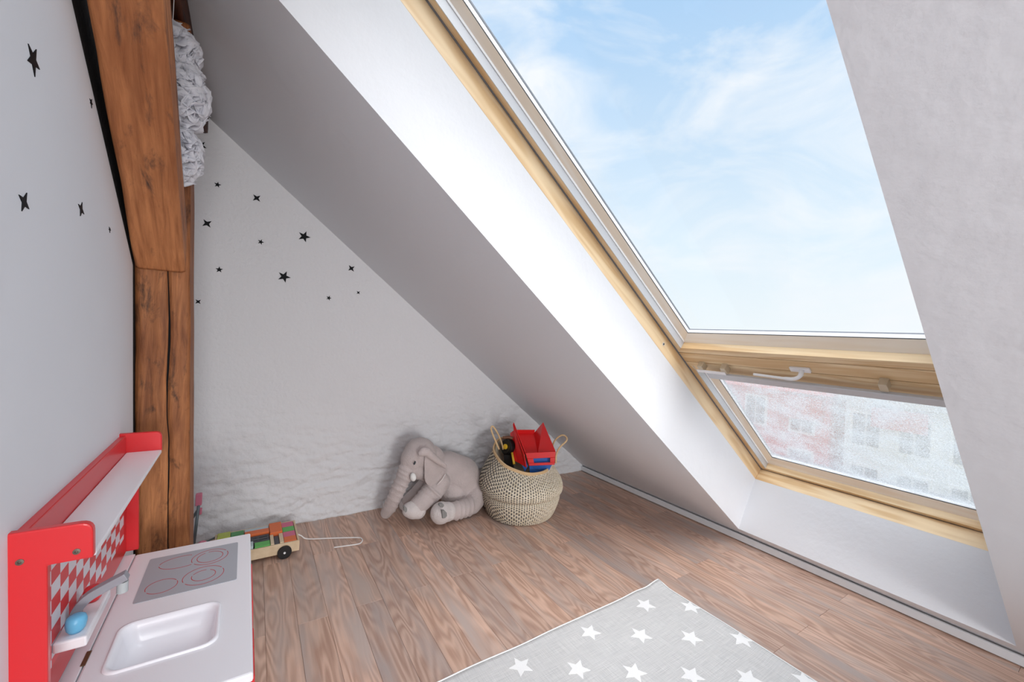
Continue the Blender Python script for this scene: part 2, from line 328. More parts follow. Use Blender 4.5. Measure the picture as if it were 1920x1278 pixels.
def sash(u0, u1, bottom, name, top=.036):
    iy0, iy1 = Y0+.03, Y1-.03
    s1 = thing(name, None, None); s1.parent = win; s1.location = RC((u0+u1)/2,.72,.42)-win.location
    # face towards the room
    b = NB(); ring(b, u0, u1, Y0+.003, Y1-.003, u0+top, u1-(.036 if bottom else .0345), iy0, iy1, .376, .411, part=(0,2)); obj('sash_stile', b, PINE_D, s1, bevel=.001)
    b = NB(); ring(b, u0, u1, Y0+.003, Y1-.003, u0+top, u1-(.036 if bottom else .0345), iy0, iy1, .376, .411, part=(1,3)); obj('sash_rail', b, PINE_T, s1, bevel=.001)
    b = NB(); ring(b, u0+.002, u1-.002, Y0+.006, Y1-.006, u0+top, u1-(.036 if bottom else .0345), iy0, iy1, .411, .436, u0+top+.036, u1-.075, iy0+.03, iy1-.03, part=(0,2)); obj('sash_bead', b, PINE_L, s1)
    b = NB(); ring(b, u0+.002, u1-.002, Y0+.006, Y1-.006, u0+top, u1-(.036 if bottom else .0345), iy0, iy1, .411, .436, u0+top+.036, u1-.075, iy0+.03, iy1-.03, part=(1,3)); obj('sash_bead', b, PINE_LT, s1)
    iu0, iu1 = u0+top+.036, u1-.075
    b = NB(); ring(b, u0+top-.006, u1-.03, iy0+.01, iy1-.01, iu0, iu1, iy0+.03, iy1-.03, .4362, .440); obj('gasket', b, GASK, s1)
    b = NB(); ring(b, u0+top-.006, u1-.03, iy0+.01, iy1-.01, iu0, iu1, iy0+.03, iy1-.03, .4402, .456); obj('glazing_spacer', b, ALUW, s1)
    b = NB(); ring(b, u0+top-.006, u1-.03, iy0+.01, iy1-.01, iu0, iu1, iy0+.032, iy1-.032, .4562, .462); obj('outer_seal', b, GREYSEAL, s1)
    for yy in (iy1, iy0):
        sg = 1 if yy == iy1 else -1
        b = NB(); ya, yb = sorted((yy, yy-sg*.003)); rbox(b, u0+.03, u1-.034, ya, yb, .3745, .4125)
        obj('weather_strip', b, ALU, s1)
        b = NB(); ya, yb = sorted((yy-sg*.0025, yy-sg*.006)); rbox(b, u0+.034, u1-.038, ya, yb, .408, .4165); obj('edge_strip', b, ALUW, s1)
    return s1, (iu0, iu1, iy0+.03, iy1-.03)
s_up, g_up = sash(UT+.035, -1.3045, False, 'upper_sash')
s_lo, g_lo = sash(-1.2318, -.185+.002, True, 'lower_sash', .070)
# transom board with grooves
b = NB(); rbox(b, -1.3012, -1.2352, Y0+.003, Y1-.003, .3755, .43); obj('transom_board', b, PINE_T, win, bevel=.0015)
# grille plug hole in the jamb
hb = NB(); cpos = RC(-1.417,1.215,.333)
lathe(hb, [(.0075,0),(.0075,.0015),(.0045,.0018),(.0045,-.001),(.0001,-.001)], cpos, 20, Vector((0,-1,0))); obj('screw_cover', hb, ALU, fr)
hb = NB(); lathe(hb, [(.0045,.0),(.0045,.0021),(.0001,.0021)], cpos, 16, Vector((0,-1,0))); obj('screw_hole', hb, GASK, fr)
# glass
def glass_clear():
    m = bpy.data.materials.new('clear_glass'); m.use_nodes = True; t = m.node_tree; t.nodes.remove(t.nodes['Principled BSDF']); o = t.nodes['Material Output']
    a = N_(t,'ShaderNodeBsdfTransparent'); a.inputs[0].default_value=(.985,.99,.99,1); g = N_(t,'ShaderNodeBsdfGlossy'); g.inputs['Roughness'].default_value=.02; lw = N_(t,'ShaderNodeLayerWeight'); lw.inputs[0].default_value=.5; pw = N_(t,'ShaderNodeMath', operation='POWER'); pw.inputs[1].default_value=5; t.links.new(lw.outputs['Facing'], pw.inputs[0]); f = N_(t,'ShaderNodeMath', operation='MULTIPLY_ADD'); f.inputs[1].default_value=.5; f.inputs[2].default_value=.012; t.links.new(pw.outputs[0], f.inputs[0])
    mx = N_(t,'ShaderNodeMixShader'); t.links.new(f.outputs[0], mx.inputs[0]); t.links.new(a.outputs[0], mx.inputs[1]); t.links.new(g.outputs[0], mx.inputs[2]); t.links.new(mx.outputs[0], o.inputs[0]); return m
def glass_obscure():
    m = bpy.data.materials.new('wet_obscured_glass'); m.use_nodes = True; t = m.node_tree; t.nodes.remove(t.nodes['Principled BSDF']); o = t.nodes['Material Output']; K = t.links.new
    tcn = N_(t,'ShaderNodeTexCoord')
    v = N_(t,'ShaderNodeTexVoronoi'); v.inputs['Scale'].default_value = 120; K(tcn.outputs['Object'], v.inputs['Vector'])
    n = N_(t,'ShaderNodeTexNoise'); n.inputs['Scale'].default_value = 190; n.inputs['Detail'].default_value=6; n.inputs['Distortion'].default_value=1.2; K(tcn.outputs['Object'], n.inputs['Vector'])
    n2 = N_(t,'ShaderNodeTexNoise'); n2.inputs['Scale'].default_value = 9; n2.inputs['Detail'].default_value=4; K(tcn.outputs['Object'], n2.inputs['Vector'])
    bp = N_(t,'ShaderNodeBump'); bp.inputs['Distance'].default_value=.0016; K(n.outputs['Fac'], bp.inputs['Height'])
    g = N_(t,'ShaderNodeBsdfRefraction'); g.inputs['IOR'].default_value=1.12; g.inputs['Roughness'].default_value=.16; K(bp.outputs[0], g.inputs['Normal'])
    tr = N_(t,'ShaderNodeBsdfTransparent'); d = N_(t,'ShaderNodeBsdfTranslucent'); d.inputs[0].default_value=(.60,.62,.63,1)
    m1 = N_(t,'ShaderNodeMixShader'); m1.inputs[0].default_value=.42; K(tr.outputs[0], m1.inputs[1]); K(g.outputs[0], m1.inputs[2])
    ad = N_(t,'ShaderNodeMath', operation='MULTIPLY'); K(n.outputs['Fac'], ad.inputs[0]); ad.operation = 'ADD'; n2s = N_(t,'ShaderNodeMath', operation='MULTIPLY'); n2s.inputs[1].default_value=.5; K(n2.outputs['Fac'], n2s.inputs[0]); K(n2s.outputs[0], ad.inputs[1])
    r = N_(t,'ShaderNodeValToRGB'); r.color_ramp.elements[0].position=.66; r.color_ramp.elements[0].color=(.12,.12,.12,1); r.color_ramp.elements[1].position=.88; r.color_ramp.elements[1].color=(.62,.62,.62,1); K(ad.outputs[0], r.inputs[0])
    m2 = N_(t,'ShaderNodeMixShader'); K(r.outputs[0], m2.inputs[0]); K(m1.outputs[0], m2.inputs[1]); K(d.outputs[0], m2.inputs[2]); K(m2.outputs[0], o.inputs[0]); return m
for sx, gg, m_ in ((s_up, g_up, glass_clear()), (s_lo, g_lo, glass_obscure())):
    b = NB(); rbox(b, gg[0]-.01, gg[1]+.01, gg[2]-.01, gg[3]+.01, .445, .449); pn = obj('pane', b, m_, sx)
# grey operating bar with brackets and the white lever handle
bar = thing('operating_bar', None, None); bar.parent = win; bar.location = RC(-1.2,.72,.35)-win.location
b = NB(); rbox(b, -1.204, -1.166, Y0+.01, 1.10, .338, .352); obj('bar_profile', b, ALU, bar, bevel=.003)
b = NB(); rbox(b, -1.222, -1.204, 1.005, 1.142, .340, .346); obj('bar_tab', b, ALUW, bar, bevel=.002)
for y in (1.12, 1.01, .462):
    b = NB(); rbox(b, -1.245, -1.205, y-.012, y+.012, .345, .377); obj('bracket', b, mat('bracket_metal', (206,192,168), .35, .1), bar, bevel=.002)
hd = thing('handle', None, None); hd.parent = win; hd.location = RC(-1.27,.70,.36)-win.location
b = NB(); rbox(b, -1.268, -1.243, .672, .742, .366, .3765); obj('rosette', b, ALUW, hd, bevel=.003)
b = NB(); tube(b, smoothpath([RC(-1.257,.700,.370),RC(-1.250,.702,.345),RC(-1.242,.722,.335),RC(-1.240,.76,.334),RC(-1.246,.87,.334)],6), [.0085]*6+[.0075]*12+[.0055]*7, 10); obj('lever', b, mat('handle_white', (242,243,245), .3, .05), hd, smooth=True)
# ------------------------------------------------------------------ timbers on the left
def dense_beam(name, P0, P1, wdir, ddir, w, d, m, crack=None, wob=.004, nseg=110, nw=14, label=None, cat=None, chips=0):
    """beam from P0 to P1; front face spans wdir (w) and the body goes back along ddir (d)"""
    P0, P1, wdir, ddir = Vector(P0), Vector(P1), Vector(wdir).normalized(), Vector(ddir).normalized(); ax = (P1-P0); L = ax.length; axn = ax/L
    b = NB(); prof = []
    # front columns (0..1), side, back
    base_cols = [i/nw for i in range(nw+1)]
    cols = []
    rows = []
    nd = 6
    for j in range(nseg+1):
        t = j/nseg; z = t*L; row = []
        cpos = .60 + .035*noise.noise((z*4,1,3)) + .012*noise.noise((z*15,1,3))
        cw = (.006 + .022*max(0, noise.noise((z*3.3,7,1))+.12)) if crack else 0
        fr_ = []
        for u in base_cols:
            if crack and abs(u-cpos) < .05: continue
            fr_.append((u, 0))
        if crack:
            while len(fr_) > nw-1: 
                k = min(range(len(fr_)), key=lambda i: abs(fr_[i][0]-cpos)); fr_.pop(k)
            while len(fr_) < nw-1: fr_.append((min(1,(fr_[-1][0]+.999)/2),0)); fr_.sort()
            act = 1 if crack[0] < t < crack[1] else 0
            cd = -.02*act
            fr_ += [(cpos-cw-.004,0),(cpos-cw*.4,cd),(cpos+cw*.4,cd),(cpos+cw+.004,0)]; fr_.sort(key=lambda q: q[0])
        if crack and j == 0: cidx = [k for k,(u,dz) in enumerate(fr_) if abs(u-(cpos-cw*.4)) < 1e-9][0]
        for u, dz in fr_:
            edge = min(u, 1-u); rnd = .006*max(0, 1-edge/.07)**2*d/.1
            off = wob*(noise.noise((u*3, z*2.5, 1)) + .5*noise.noise((u*9, z*6, 2))) + rnd - dz
            if chips and (u < .06 or u > .94): off += chips*max(0, noise.noise((z*9, u*3, 11)))
            row.append(P0 + axn*z + wdir*(u*w + wob*.7*noise.noise((z*5, u*2, 9))) + ddir*off)
        for k in range(1, nd+1): row.append(P0 + axn*z + wdir*(w + wob*.7*noise.noise((z*5, 2, 9)) + wob*.5*noise.noise((k,z*4,3))) + ddir*(d*k/nd))
        for k in range(1, nd+1): row.append(P0 + axn*z + wdir*(w*(1-k/nd)) + ddir*d)
        for k in range(1, nd): row.append(P0 + axn*z + wdir*(wob*.7*noise.noise((z*5, 0, 9))) + ddir*(d*(1-k/nd)))
        rows.append([b.verts.new(p) for p in row])
    n = len(rows[0])
    for j in range(nseg):
        for k in range(n):
            f = b.faces.new([rows[j][k], rows[j][(k+1)%n], rows[j+1][(k+1)%n], rows[j+1][k]])
            if crack and crack[0] < j/nseg < crack[1] and k in (cidx-1,cidx,cidx+1): f.material_index = 1
    b.faces.new(rows[0][::-1]); b.faces.new(rows[-1])
    o = solo(name, b, m, label, cat, smooth=False)
    if crack: o.data.materials.append(GAPSHADE)  # crack faces painted black, since the groove alone shades too little
    for p in o.data.polygons: p.use_smooth = True
    return o
PY = 1.66
def px_(z, x): return x + LEAN*(1.30-z)
zt = 2.074
dense_beam('timber_post', (px_(0,-.2885),PY,0), (px_(zt,-.2885),PY,zt), (1,0,0), (0,1,0), .132, .13, TIM, crack=(.02,.985), wob=.003, nseg=170, chips=.006,
           label='upright old stained timber post with a long crack between the left wall and gable', cat='post')
bd = Vector((0,-.750,.661)).normalized(); bn = Vector((0,-.661,-.750)).normalized()
B0 = Vector((-.2855,PY-.004,1.292)) ; B1 = B0 + bd*1.02
dense_beam('timber_brace', B0, B1, (1,0,0), -bn, .118, .10, TIMB, crack=None, wob=.003, nseg=120, chips=.004,
           label='slanting lighter brown timber brace rising toward the camera from the post', cat='beam')
dense_beam('timber_purlin', (-.345,-4.45,2.078), (-.345,2.592,2.078), (1,0,0), (0,0,1), .145, .088, TIMD, wob=.005, nseg=120, chips=.006,
           label='dark horizontal roof purlin beam above the post', cat='beam')
# ------------------------------------------------------------------ star stickers
def star_poly(c, r, n, rot, ux, uz, inner=.42):
    c = Vector(c); P = []
    for i in range(2*n):
        a = rot + math.pi*i/n; q = r if i%2 == 0 else r*inner
        P.append(c + ux*(q*math.cos(a)) + uz*(q*math.sin(a)))
    return P
def sticker(poly, nvec, label, group):
    b = NB(); prism(b, poly, nvec); return solo('star_sticker', b, BLACK, label, 'sticker', group)
GS = [ # px, py, radius px, points, rotation deg, label
 (408,346,5.2,5,10,'small five-point black star sticker on gable, highest in the clear just right of timber post'),
 (481.3,371,7.4,4,45,'four-point black star sticker high on gable, right of the highest small star'),
 (388,418.7,8.2,4,40,'larger four-point black star sticker on gable close to the post, below the pompom'),
 (489,453.3,5,5,0,'small five-point black star sticker on gable directly below the high four-point star'),
 (570.4,443.2,10,5,0,'big five-point black star sticker on gable nearest the sloping ceiling'),
 (411,505.2,5.6,5,90,'small upright five-point black star sticker near the post, above the tiny four-point one'),
 (532.7,518.5,10.4,5,-3,'big five-point black star sticker mid gable, lower of the two big ones'),
 (659,503,6.6,4,40,'four-point black star sticker farthest to the right along the ceiling slope'),
 (616.7,558.4,4.4,5,0,'tiny five-point black star sticker low on gable, left of the smallest four-point star'),
 (672,548.3,3.6,4,45,'smallest four-point black star sticker, lowest at the right end of the group'),
 (371.4,565.3,5.2,4,45,'tiny four-point black star sticker on gable beside the post, lowest on the left'),
 (376.4,272,8.5,5,-20,'five-point black star sticker half hidden by the white pompom'),
]
for px, py, r, n, rot, lab in GS:
    c = pl(px, py, 1, 2.5985); dep = (R.transposed() @ (c-Vector((0,0,H)))).z; rr = r*dep/F_PX*1.08
    poly = star_poly(c, rr, n, math.radians(rot), Vector((1,0,0)), Vector((0,0,1)), .40 if n == 5 else .36)
    sticker(poly, (0,.003,0), lab, 'star stickers on the gable wall')
def wallhit(px, py):
    r = ray(px,py); # x = WX + LEAN*(1.3-z)
    t = (WX + LEAN*(1.3-H))/(r.x + LEAN*r.z); return Vector((0,0,H)) + r*t
LS = [([(51.7,81.3),(67,92),(73.4,130.5),(64.4,144),(50.6,113.3)],'largest black star sticker, five-point, on the left wall at upper left'),
      ([(34.1,364.4),(49.2,361),(53.4,392),(39.6,395.7)],'larger four-point black star sticker on the left wall'),
      ([(146,382),(153.2,378.8),(157,401.6),(149.8,405)],'narrower four-point black star sticker on left wall, nearer the brace'),
      ([(167.6,184.4),(171.2,185.6),(173.2,196),(171.2,203),(168.4,193)],'small five-point black star sticker high on left wall beside the brace'),
      ([(204,424.8),(206.2,427.6),(207.2,431.5),(205.4,436.5),(203.4,429.8)],'tiny black star sticker low on left wall beside the foot of the brace')]
for pts, lab in LS:
    P = [wallhit(*p) for p in pts]; c = sum(P, Vector())/len(P); n = len(P); poly = []
    k = .40 if n == 5 else .36
    for i in range(n):
        poly.append(P[i]); mid = (P[i]+P[(i+1)%n])/2; d = (mid-c); rad = ((P[i]-c).length+(P[(i+1)%n]-c).length)/2
        poly.append(c + d*(k/(math.cos(math.pi/n))))
    sticker([p+Vector((.0012,0,0)) for p in poly], (-.0012,0,0), lab, 'star stickers on the left wall')
# ------------------------------------------------------------------ toy kitchen
def KT(p): return Vector((p.x + LEAN*(.55-p.z), p.y, p.z))
kit = thing('toy_kitchen', 'red and white wooden toy kitchen standing against the left wall', 'toy kitchen', (-.11,1.18,0))
KX0 = -.278; KF = .037
def rounded(poly, idx, r, n=5):
    out = []
    for i, p in enumerate(poly):
        if i not in idx: out.append(Vector(p)); continue
        p = Vector(p); a = (Vector(poly[i-1])-p).normalized(); c = (Vector(poly[(i+1)%len(poly)])-p).normalized()
        for k in range(n+1):
            t = k/n; out.append((p+a*r)*(1-t)**2 + p*2*t*(1-t) + (p+c*r)*t*t)
    return out
for y in (.874, 1.489):
    b = NB(); prism(b, rounded([(KX0,y,.505),(-.221-.002,y,.505),(-.223,y,.772),(-.174,y,.772),(-.174,y,.828),(KX0,y,.828)], (4,5), .016), (0,.014,0), KT)
    sp = obj('side_panel', b, RED, kit, bevel=.0025)
    for sx, sz in ((-.250,.785),(-.192,.786)) if y < 1 else ():
        b = NB(); lathe(b, [(.0045,0),(.0045,.001),(.002,.0012),(.0015,.0002),(.0001,.0002)], KT(Vector((sx,y,sz))), 14, Vector((0,-1,0))); obj('screw', b, SCREW, sp)
b = NB(); box(b, -.262, -.248, .889, 1.488, .505, .822, KT); bp_ = obj('back_panel', b, RED, kit, bevel=.002)
b = NB(); box(b, -.2475, -.174, .889, 1.488, .768, .777, KT); obj('shelf', b, WHITEL, kit, bevel=.002)
# checkered splashback print
def checker():
    m = mat('checkered_print', (228,60,64), .4); t = m.node_tree; b = t.nodes['Principled BSDF']; tcn = N_(t,'ShaderNodeTexCoord'); ch = N_(t,'ShaderNodeTexChecker'); ch.inputs['Scale'].default_value = 1.0
    mp_ = N_(t,'ShaderNodeMapping'); mp_.inputs['Scale'].default_value = (0,25,40); mp_.inputs['Location'].default_value=(.5,.12,.24)
    t.links.new(tcn.outputs['Object'], mp_.inputs[0]); t.links.new(mp_.outputs[0], ch.inputs['Vector']); ch.inputs[1].default_value = lin(232,62,66); ch.inputs[2].default_value = lin(238,234,240); t.links.new(ch.outputs[0], b.inputs['Base Color']); return m
b = NB(); box(b, -.248, -.2468, .895, 1.455, .556, .756, KT); obj('checkered_splashback', b, checker(), kit)
# fixed strip and counter with sink cut-out
b = NB(); box(b, -.262, -.2275, .878, 1.478, .482, .4995, KT); obj('counter_strip', b, WHITEL, kit, bevel=.001)
SX0, SX1, SY0, SY1 = -.190, -.027, .998, 1.138
def rrect(x0,x1,y0,y1,r,z,n=6):
    P = []
    for (cx_,cy_,a0) in ((x1-r,y1-r,0),(x0+r,y1-r,90),(x0+r,y0+r,180),(x1-r,y0+r,270)):
        for k in range(n+1): a = math.radians(a0+90*k/n); P.append(Vector((cx_+r*math.cos(a), cy_+r*math.sin(a), z)))
    return P
b = NB()
hole = rrect(SX0,SX1,SY0,SY1,.022,.5)
gx = [-.2262, SX0-.012, SX1+.012, KF]; gy = [.878, SY0-.012, SY1+.012, 1.472]
def ringfaces(b, A, B):
    n = len(A)
    for i in range(n): b.faces.new([A[i],A[(i+1)%n],B[(i+1)%n],B[i]])
lay = []
for dz in (0,-.018):
    V = {(i,j): b.verts.new(KT(Vector((gx[i],gy[j],.5+dz)))) for i in range(4) for j in range(4)}
    hv = [b.verts.new(KT(p+Vector((0,0,dz)))) for p in hole]
    for i in range(3):
        for j in range(3):
            if (i,j) != (1,1): b.faces.new([V[i,j],V[i+1,j],V[i+1,j+1],V[i,j+1]])
    cs = [V[2,2],V[1,2],V[1,1],V[2,1]]; q = len(hole)//4
    for c in range(4):
        arc = hv[c*q:(c+1)*q]
        for k in range(q-1): b.faces.new([cs[c],arc[k],arc[k+1]])
        b.faces.new([cs[c],arc[-1],hv[((c+1)*q)%len(hv)],cs[(c+1)%4]])
    lay.append((V,hv))
ringfaces(b, lay[0][1], lay[1][1])
loop = [(0,0),(1,0),(2,0),(3,0),(3,1),(3,2),(3,3),(2,3),(1,3),(0,3),(0,2),(0,1)]
ringfaces(b, [lay[0][0][k] for k in loop], [lay[1][0][k] for k in loop])
obj('counter_top', b, WHITEL, kit, bevel=.004)
b = NB(); lo = []
for dx, z in ((-.006,.5002),(-.0055,.5035),(-.002,.5045),(.002,.502),(.006,.490),(.012,.468),(.022,.458),(.045,.455)):
    lo.append([b.verts.new(KT(p)) for p in rrect(SX0+dx,SX1-dx,SY0+dx,SY1-dx,max(.024-dx*.2,.01),z)])
for i in range(len(lo)-1): ringfaces(b, lo[i], lo[i+1])
b.faces.new(lo[-1]); obj('sink_basin', b, SINKM, kit, smooth=True)
b = NB(); box(b, -.2305,-.2235,1.045,1.085,.4992,.5008, KT); obj('hinge', b, mat('brass_hinge',(120,96,70),.4,.7), kit)
# hob with printed rings
b = NB(); prism(b, rounded([(-.189,1.218,.5),(.006,1.218,.5),(.006,1.424,.5),(-.189,1.424,.5)], (0,1,2,3), .006), (0,0,.0012), KT); hob = obj('hob_plate', b, HOBG, kit)
def annulus(cx_, cy_, rx, ry, w=.0014, gaps=((20,30),(200,212))):
    b = NB(); n = 72; z = .5013
    for i in range(n):
        a0, a1 = 360*i/n, 360*(i+1)/n
        if any(g0 <= a0 < g1 for g0, g1 in gaps): continue
        P = [(cx_+math.cos(math.radians(a))*(rx+s*w/2), cy_+math.sin(math.radians(a))*(ry+s*w/2), z) for a, s in ((a0,-1),(a0,1),(a1,1),(a1,-1))]
        b.faces.new([b.verts.new(KT(Vector(p))) for p in P])
    r_ = bmesh.ops.extrude_face_region(b, geom=b.faces[:]); bmesh.ops.translate(b, vec=(0,0,.0003), verts=[v for v in r_['geom'] if isinstance(v, bmesh.types.BMVert)])
    obj('burner_ring', b, RING, hob)
annulus(-.145,1.268,.030,.030); annulus(-.0645,1.276,.042,.042); annulus(-.0645,1.276,.0245,.0245,gaps=((60,80),(150,165)))
annulus(-.0565,1.368,.040,.040); annulus(-.0565,1.368,.0285,.0285,gaps=((100,112),))
annulus(-.118,1.373,.046,.031,gaps=((-1,62),(300,360),(170,182)))
# tap block, knobs and bent grey spout
b = NB(); box(b, -.2465, -.205, .975, 1.125, .576, .594, KT); tb = obj('tap_block', b, WHITEL, kit, bevel=.003)
def knob(y, m, name):
    b = NB(); lathe(b, [(.0085,0),(.0125,.006),(.0140,.014),(.0140,.020),(.012,.026),(.008,.0285),(.0001,.029)], KT(Vector((-.224,y,.594))), 26); obj(name, b, m, kit, smooth=True)
knob(.998, BLUEK, 'cold_knob'); knob(1.092, RED, 'hot_knob')
TP = [(-.236,.594),(-.232,.610),(-.214,.630),(-.166,.653)]
def spout():
    b = NB(); w = .0095; th = .007; pts = [Vector((x,0,z)) for x, z in smoothpath([(x,0,z) for x, z in TP],6) and [(p.x,p.z) for p in smoothpath([(x,0,z) for x,z in TP],6)]]
    rings = []
    for i, p in enumerate(pts):
        t = (pts[min(i+1,len(pts)-1)]-pts[max(i-1,0)]).normalized(); n = Vector((-t.z,0,t.x))
        rings.append([b.verts.new(KT(Vector((p.x,1.045,p.z)) + n*(a*th) + Vector((0,s*w,0)))) for a, s in ((1,-1),(1,1),(-1,1),(-1,-1))])
    for i in range(len(rings)-1): ringfaces(b, rings[i], rings[i+1])
    b.faces.new(rings[0]); b.faces.new(rings[-1]); s_ = obj('spout', b, GREYP, kit, bevel=.001)
    b = NB(); lathe(b, [(.0085,0),(.0085,.020),(.0001,.020)], KT(Vector((-.173,1.045,.622))), 24); obj('spout_nozzle', b, GREYL, s_, smooth=False)
spout()
# cabinet under the counter
b = NB(); box(b, -.262, .018, .890, .904, .0, .482, KT); box(b, -.262, .018, 1.448, 1.462, 0, .482, KT); box(b, -.262,-.250,.904,1.448,.0,.482, KT); box(b, -.25,.018,.904,1.448,.03,.045, KT); obj('cabinet_body', b, WHITEL, kit, bevel=.001)
for (y0,y1,z1) in ((.935,1.012,.452),(1.020,1.088,.452),(1.185,1.375,.455)):
    b = NB(); box(b, .0185, .0408, y0, y1, .08, z1, KT); dr = obj('cabinet_door', b, RED, kit, bevel=.004)
    b = NB(); box(b, .0412, .0420, (y0+y1)/2-.012, (y0+y1)/2+.012, .36, .37, KT); obj('door_pull', b, WHITEL, dr)
# ------------------------------------------------------------------ wagon of toy blocks
WOODL = mat('beech_ply', (226,204,172), .5, var=(30,(212,186,150),(1,.2,1)))
wag = thing('toy_wagon', 'low wooden pull-along wagon with black wheels and white cord by gable wall', 'toy wagon', (.095,2.375,0))
wx0, wx1, wy0, wy1, wz0, wz1 = -.083, .270, 2.252, 2.497, .022, .072
b = NB(); box(b, wx0+.009, wx1-.009, wy0+.009, wy1-.009, wz0+.001, wz0+.008); obj('tray_floor', b, WOODL, wag)
for (a,b_,c,d) in ((wx0,wx1,wy0,wy0+.009),(wx0,wx1,wy1-.009,wy1),(wx0,wx0+.009,wy0+.0092,wy1-.0092),(wx1-.009,wx1,wy0+.0092,wy1-.0092)):
    b = NB(); box(b, a,b_,c,d,wz0,wz1); obj('side_board', b, WOODL, wag, bevel=.0015)
TYRE = mat('black_wheel', (16,16,18), .4)
for x in (-.02,.205):
    for y, s_ in ((wy0-.013,-1),(wy1+.001,1)):
        b = NB(); lathe(b, [(.029,0),(.031,.002),(.031,.010),(.029,.012),(.0001,.012)], (x,y,.031), 32, Vector((0,1,0))); wh = obj('wheel', b, TYRE, wag)
        b = NB(); lathe(b, [(.005,0),(.005,.003),(.0001,.004)], (x,y,.031), 12, Vector((0,-1,0))); obj('axle_cap', b, ALUW, wh)
CORD = mat('white_cord', (236,232,230), .8)
b = NB(); tube(b, smoothpath([(.270,2.385,.045),(.292,2.386,.030),(.325,2.385,.006),(.44,2.335,.0055),(.555,2.283,.005),(.572,2.262,.005),(.570,2.236,.005),(.548,2.213,.005),(.49,2.222,.005),(.428,2.234,.005)],7), .0033, 8); obj('pull_cord', b, CORD, wag, smooth=True)
def block(x0,x1,y0,y1,z0,z1,m,lab,rot=0):
    b = NB(); box(b,x0,x1,y0,y1,z0,z1); return solo('toy_block', b, m, lab, 'toy block', 'toy blocks in the wagon', bevel=.0012)
cO = mat('orange_block',(232,116,60),.5); cP = mat('pink_block',(216,108,140),.5); cG = mat('green_block',(98,184,92),.5); cK = mat('charcoal_block',(70,72,78),.5); cB = mat('pale_blue_block',(190,206,212),.5); cY = mat('lime_block',(184,196,88),.5); cD = mat('dark_green_block',(76,150,90),.5)
Zt = .0305
block(.204,.258,2.430,2.484,Zt,.074,cP,'pink block in the front right corner of wagon, nearest the gable')
block(.204,.258,2.374,2.428,Zt,.074,cG,'green block between the two pink blocks at the right end of the wagon')
block(.204,.258,2.318,2.372,Zt,.074,cP,'pink block between green and orange blocks at right end of wagon')
block(.204,.258,2.263,2.316,Zt,.074,cO,'orange block in the wagon corner above the visible wheel')
block(.147,.202,2.368,2.484,Zt,.084,cO,'large raised orange block near the right end of wagon')
block(.146,.161,2.263,2.364,Zt,.076,WOODL,'left natural wood post block beside the charcoal slab')
block(.1625,.1835,2.263,2.355,Zt,.070,cK,'charcoal slab between two natural wood post blocks')
block(.185,.2025,2.263,2.364,Zt,.076,WOODL,'right natural wood post block beside the charcoal slab')
block(.040,.145,2.398,2.440,Zt,.082,cO,'long flat orange block behind the dark slotted block')
ck = thing('toy_block','black slotted block lying between the long orange and green blocks','toy block',(.092,2.352,Zt),'toy blocks in the wagon')
b = NB()
for yy in (2.317,2.343,2.369): box(b,.046,.143,yy,yy+.018,Zt,.074)
for xx in (.046,.092,.135): box(b,xx,xx+.008,2.3172,2.3868,Zt+.002,.0725)
obj('block_body',b,cK,ck)
block(.080,.144,2.263,2.312,Zt,.076,cG,'green block against the near side board, left of the natural wood post')
block(.058,.074,2.263,2.315,Zt,.085,cB,'thin pale blue upright tile partly hidden by kitchen counter')
block(.040,.145,2.444,2.485,Zt,.074,cB,'long pale blue block along the board nearest the gable')
block(-.018,.036,2.430,2.485,Zt,.074,cD,'dark green block showing over the far corner of the counter')
block(-.073,-.020,2.430,2.485,Zt,.080,cY,'lime green block at the left end of the wagon')
# ------------------------------------------------------------------ toy stroller frame folded behind the post
PINKP = mat('pink_plastic',(226,132,158),.4); TUBG = mat('grey_tube',(112,124,130),.35,.4); LAV = mat('lilac_cloth',(196,196,222),.8)
st = thing('toy_stroller','folded grey tube doll stroller with pink joints leaning behind the post','toy stroller',(-.17,2.49,0))
b = NB(); tube(b, [(-.168,2.47,.02),(-.154,2.50,.265)], .0065, 10); obj('frame_tube', b, TUBG, st, smooth=True)
b = NB(); tube(b, smoothpath([(-.262,2.50,.02),(-.200,2.51,.13),(-.160,2.505,.205)],5), .0065, 10); obj('frame_tube', b, TUBG, st, smooth=True)
b = NB(); tube(b, [(-.196,2.485,.02),(-.183,2.49,.16)], .009, 10); obj('seat_sling', b, LAV, st, smooth=True)
b = NB(); box(b, -.170,-.144,2.49,2.515,.232,.290); obj('handle_joint', b, PINKP, st, bevel=.004)
b = NB(); box(b, -.162,-.142,2.492,2.512,.185,.216); obj('hinge_joint', b, PINKP, st, bevel=.004)
b = NB(); lathe(b, [(.018,0),(.022,.003),(.022,.012),(.018,.015),(.0001,.015)], (-.135,2.47,.046), 24, Vector((.3,-1,0))); obj('wheel', b, PINKP, st)
b = NB(); lathe(b, [(.018,0),(.022,.003),(.022,.012),(.018,.015),(.0001,.015)], (-.172,2.44,.022), 24, Vector((.3,-1,0))); obj('wheel', b, PINKP, st)
b = NB(); tube(b, [(-.135,2.478,.046),(-.08,2.52,.05)], .004, 8); obj('axle', b, TUBG, st)
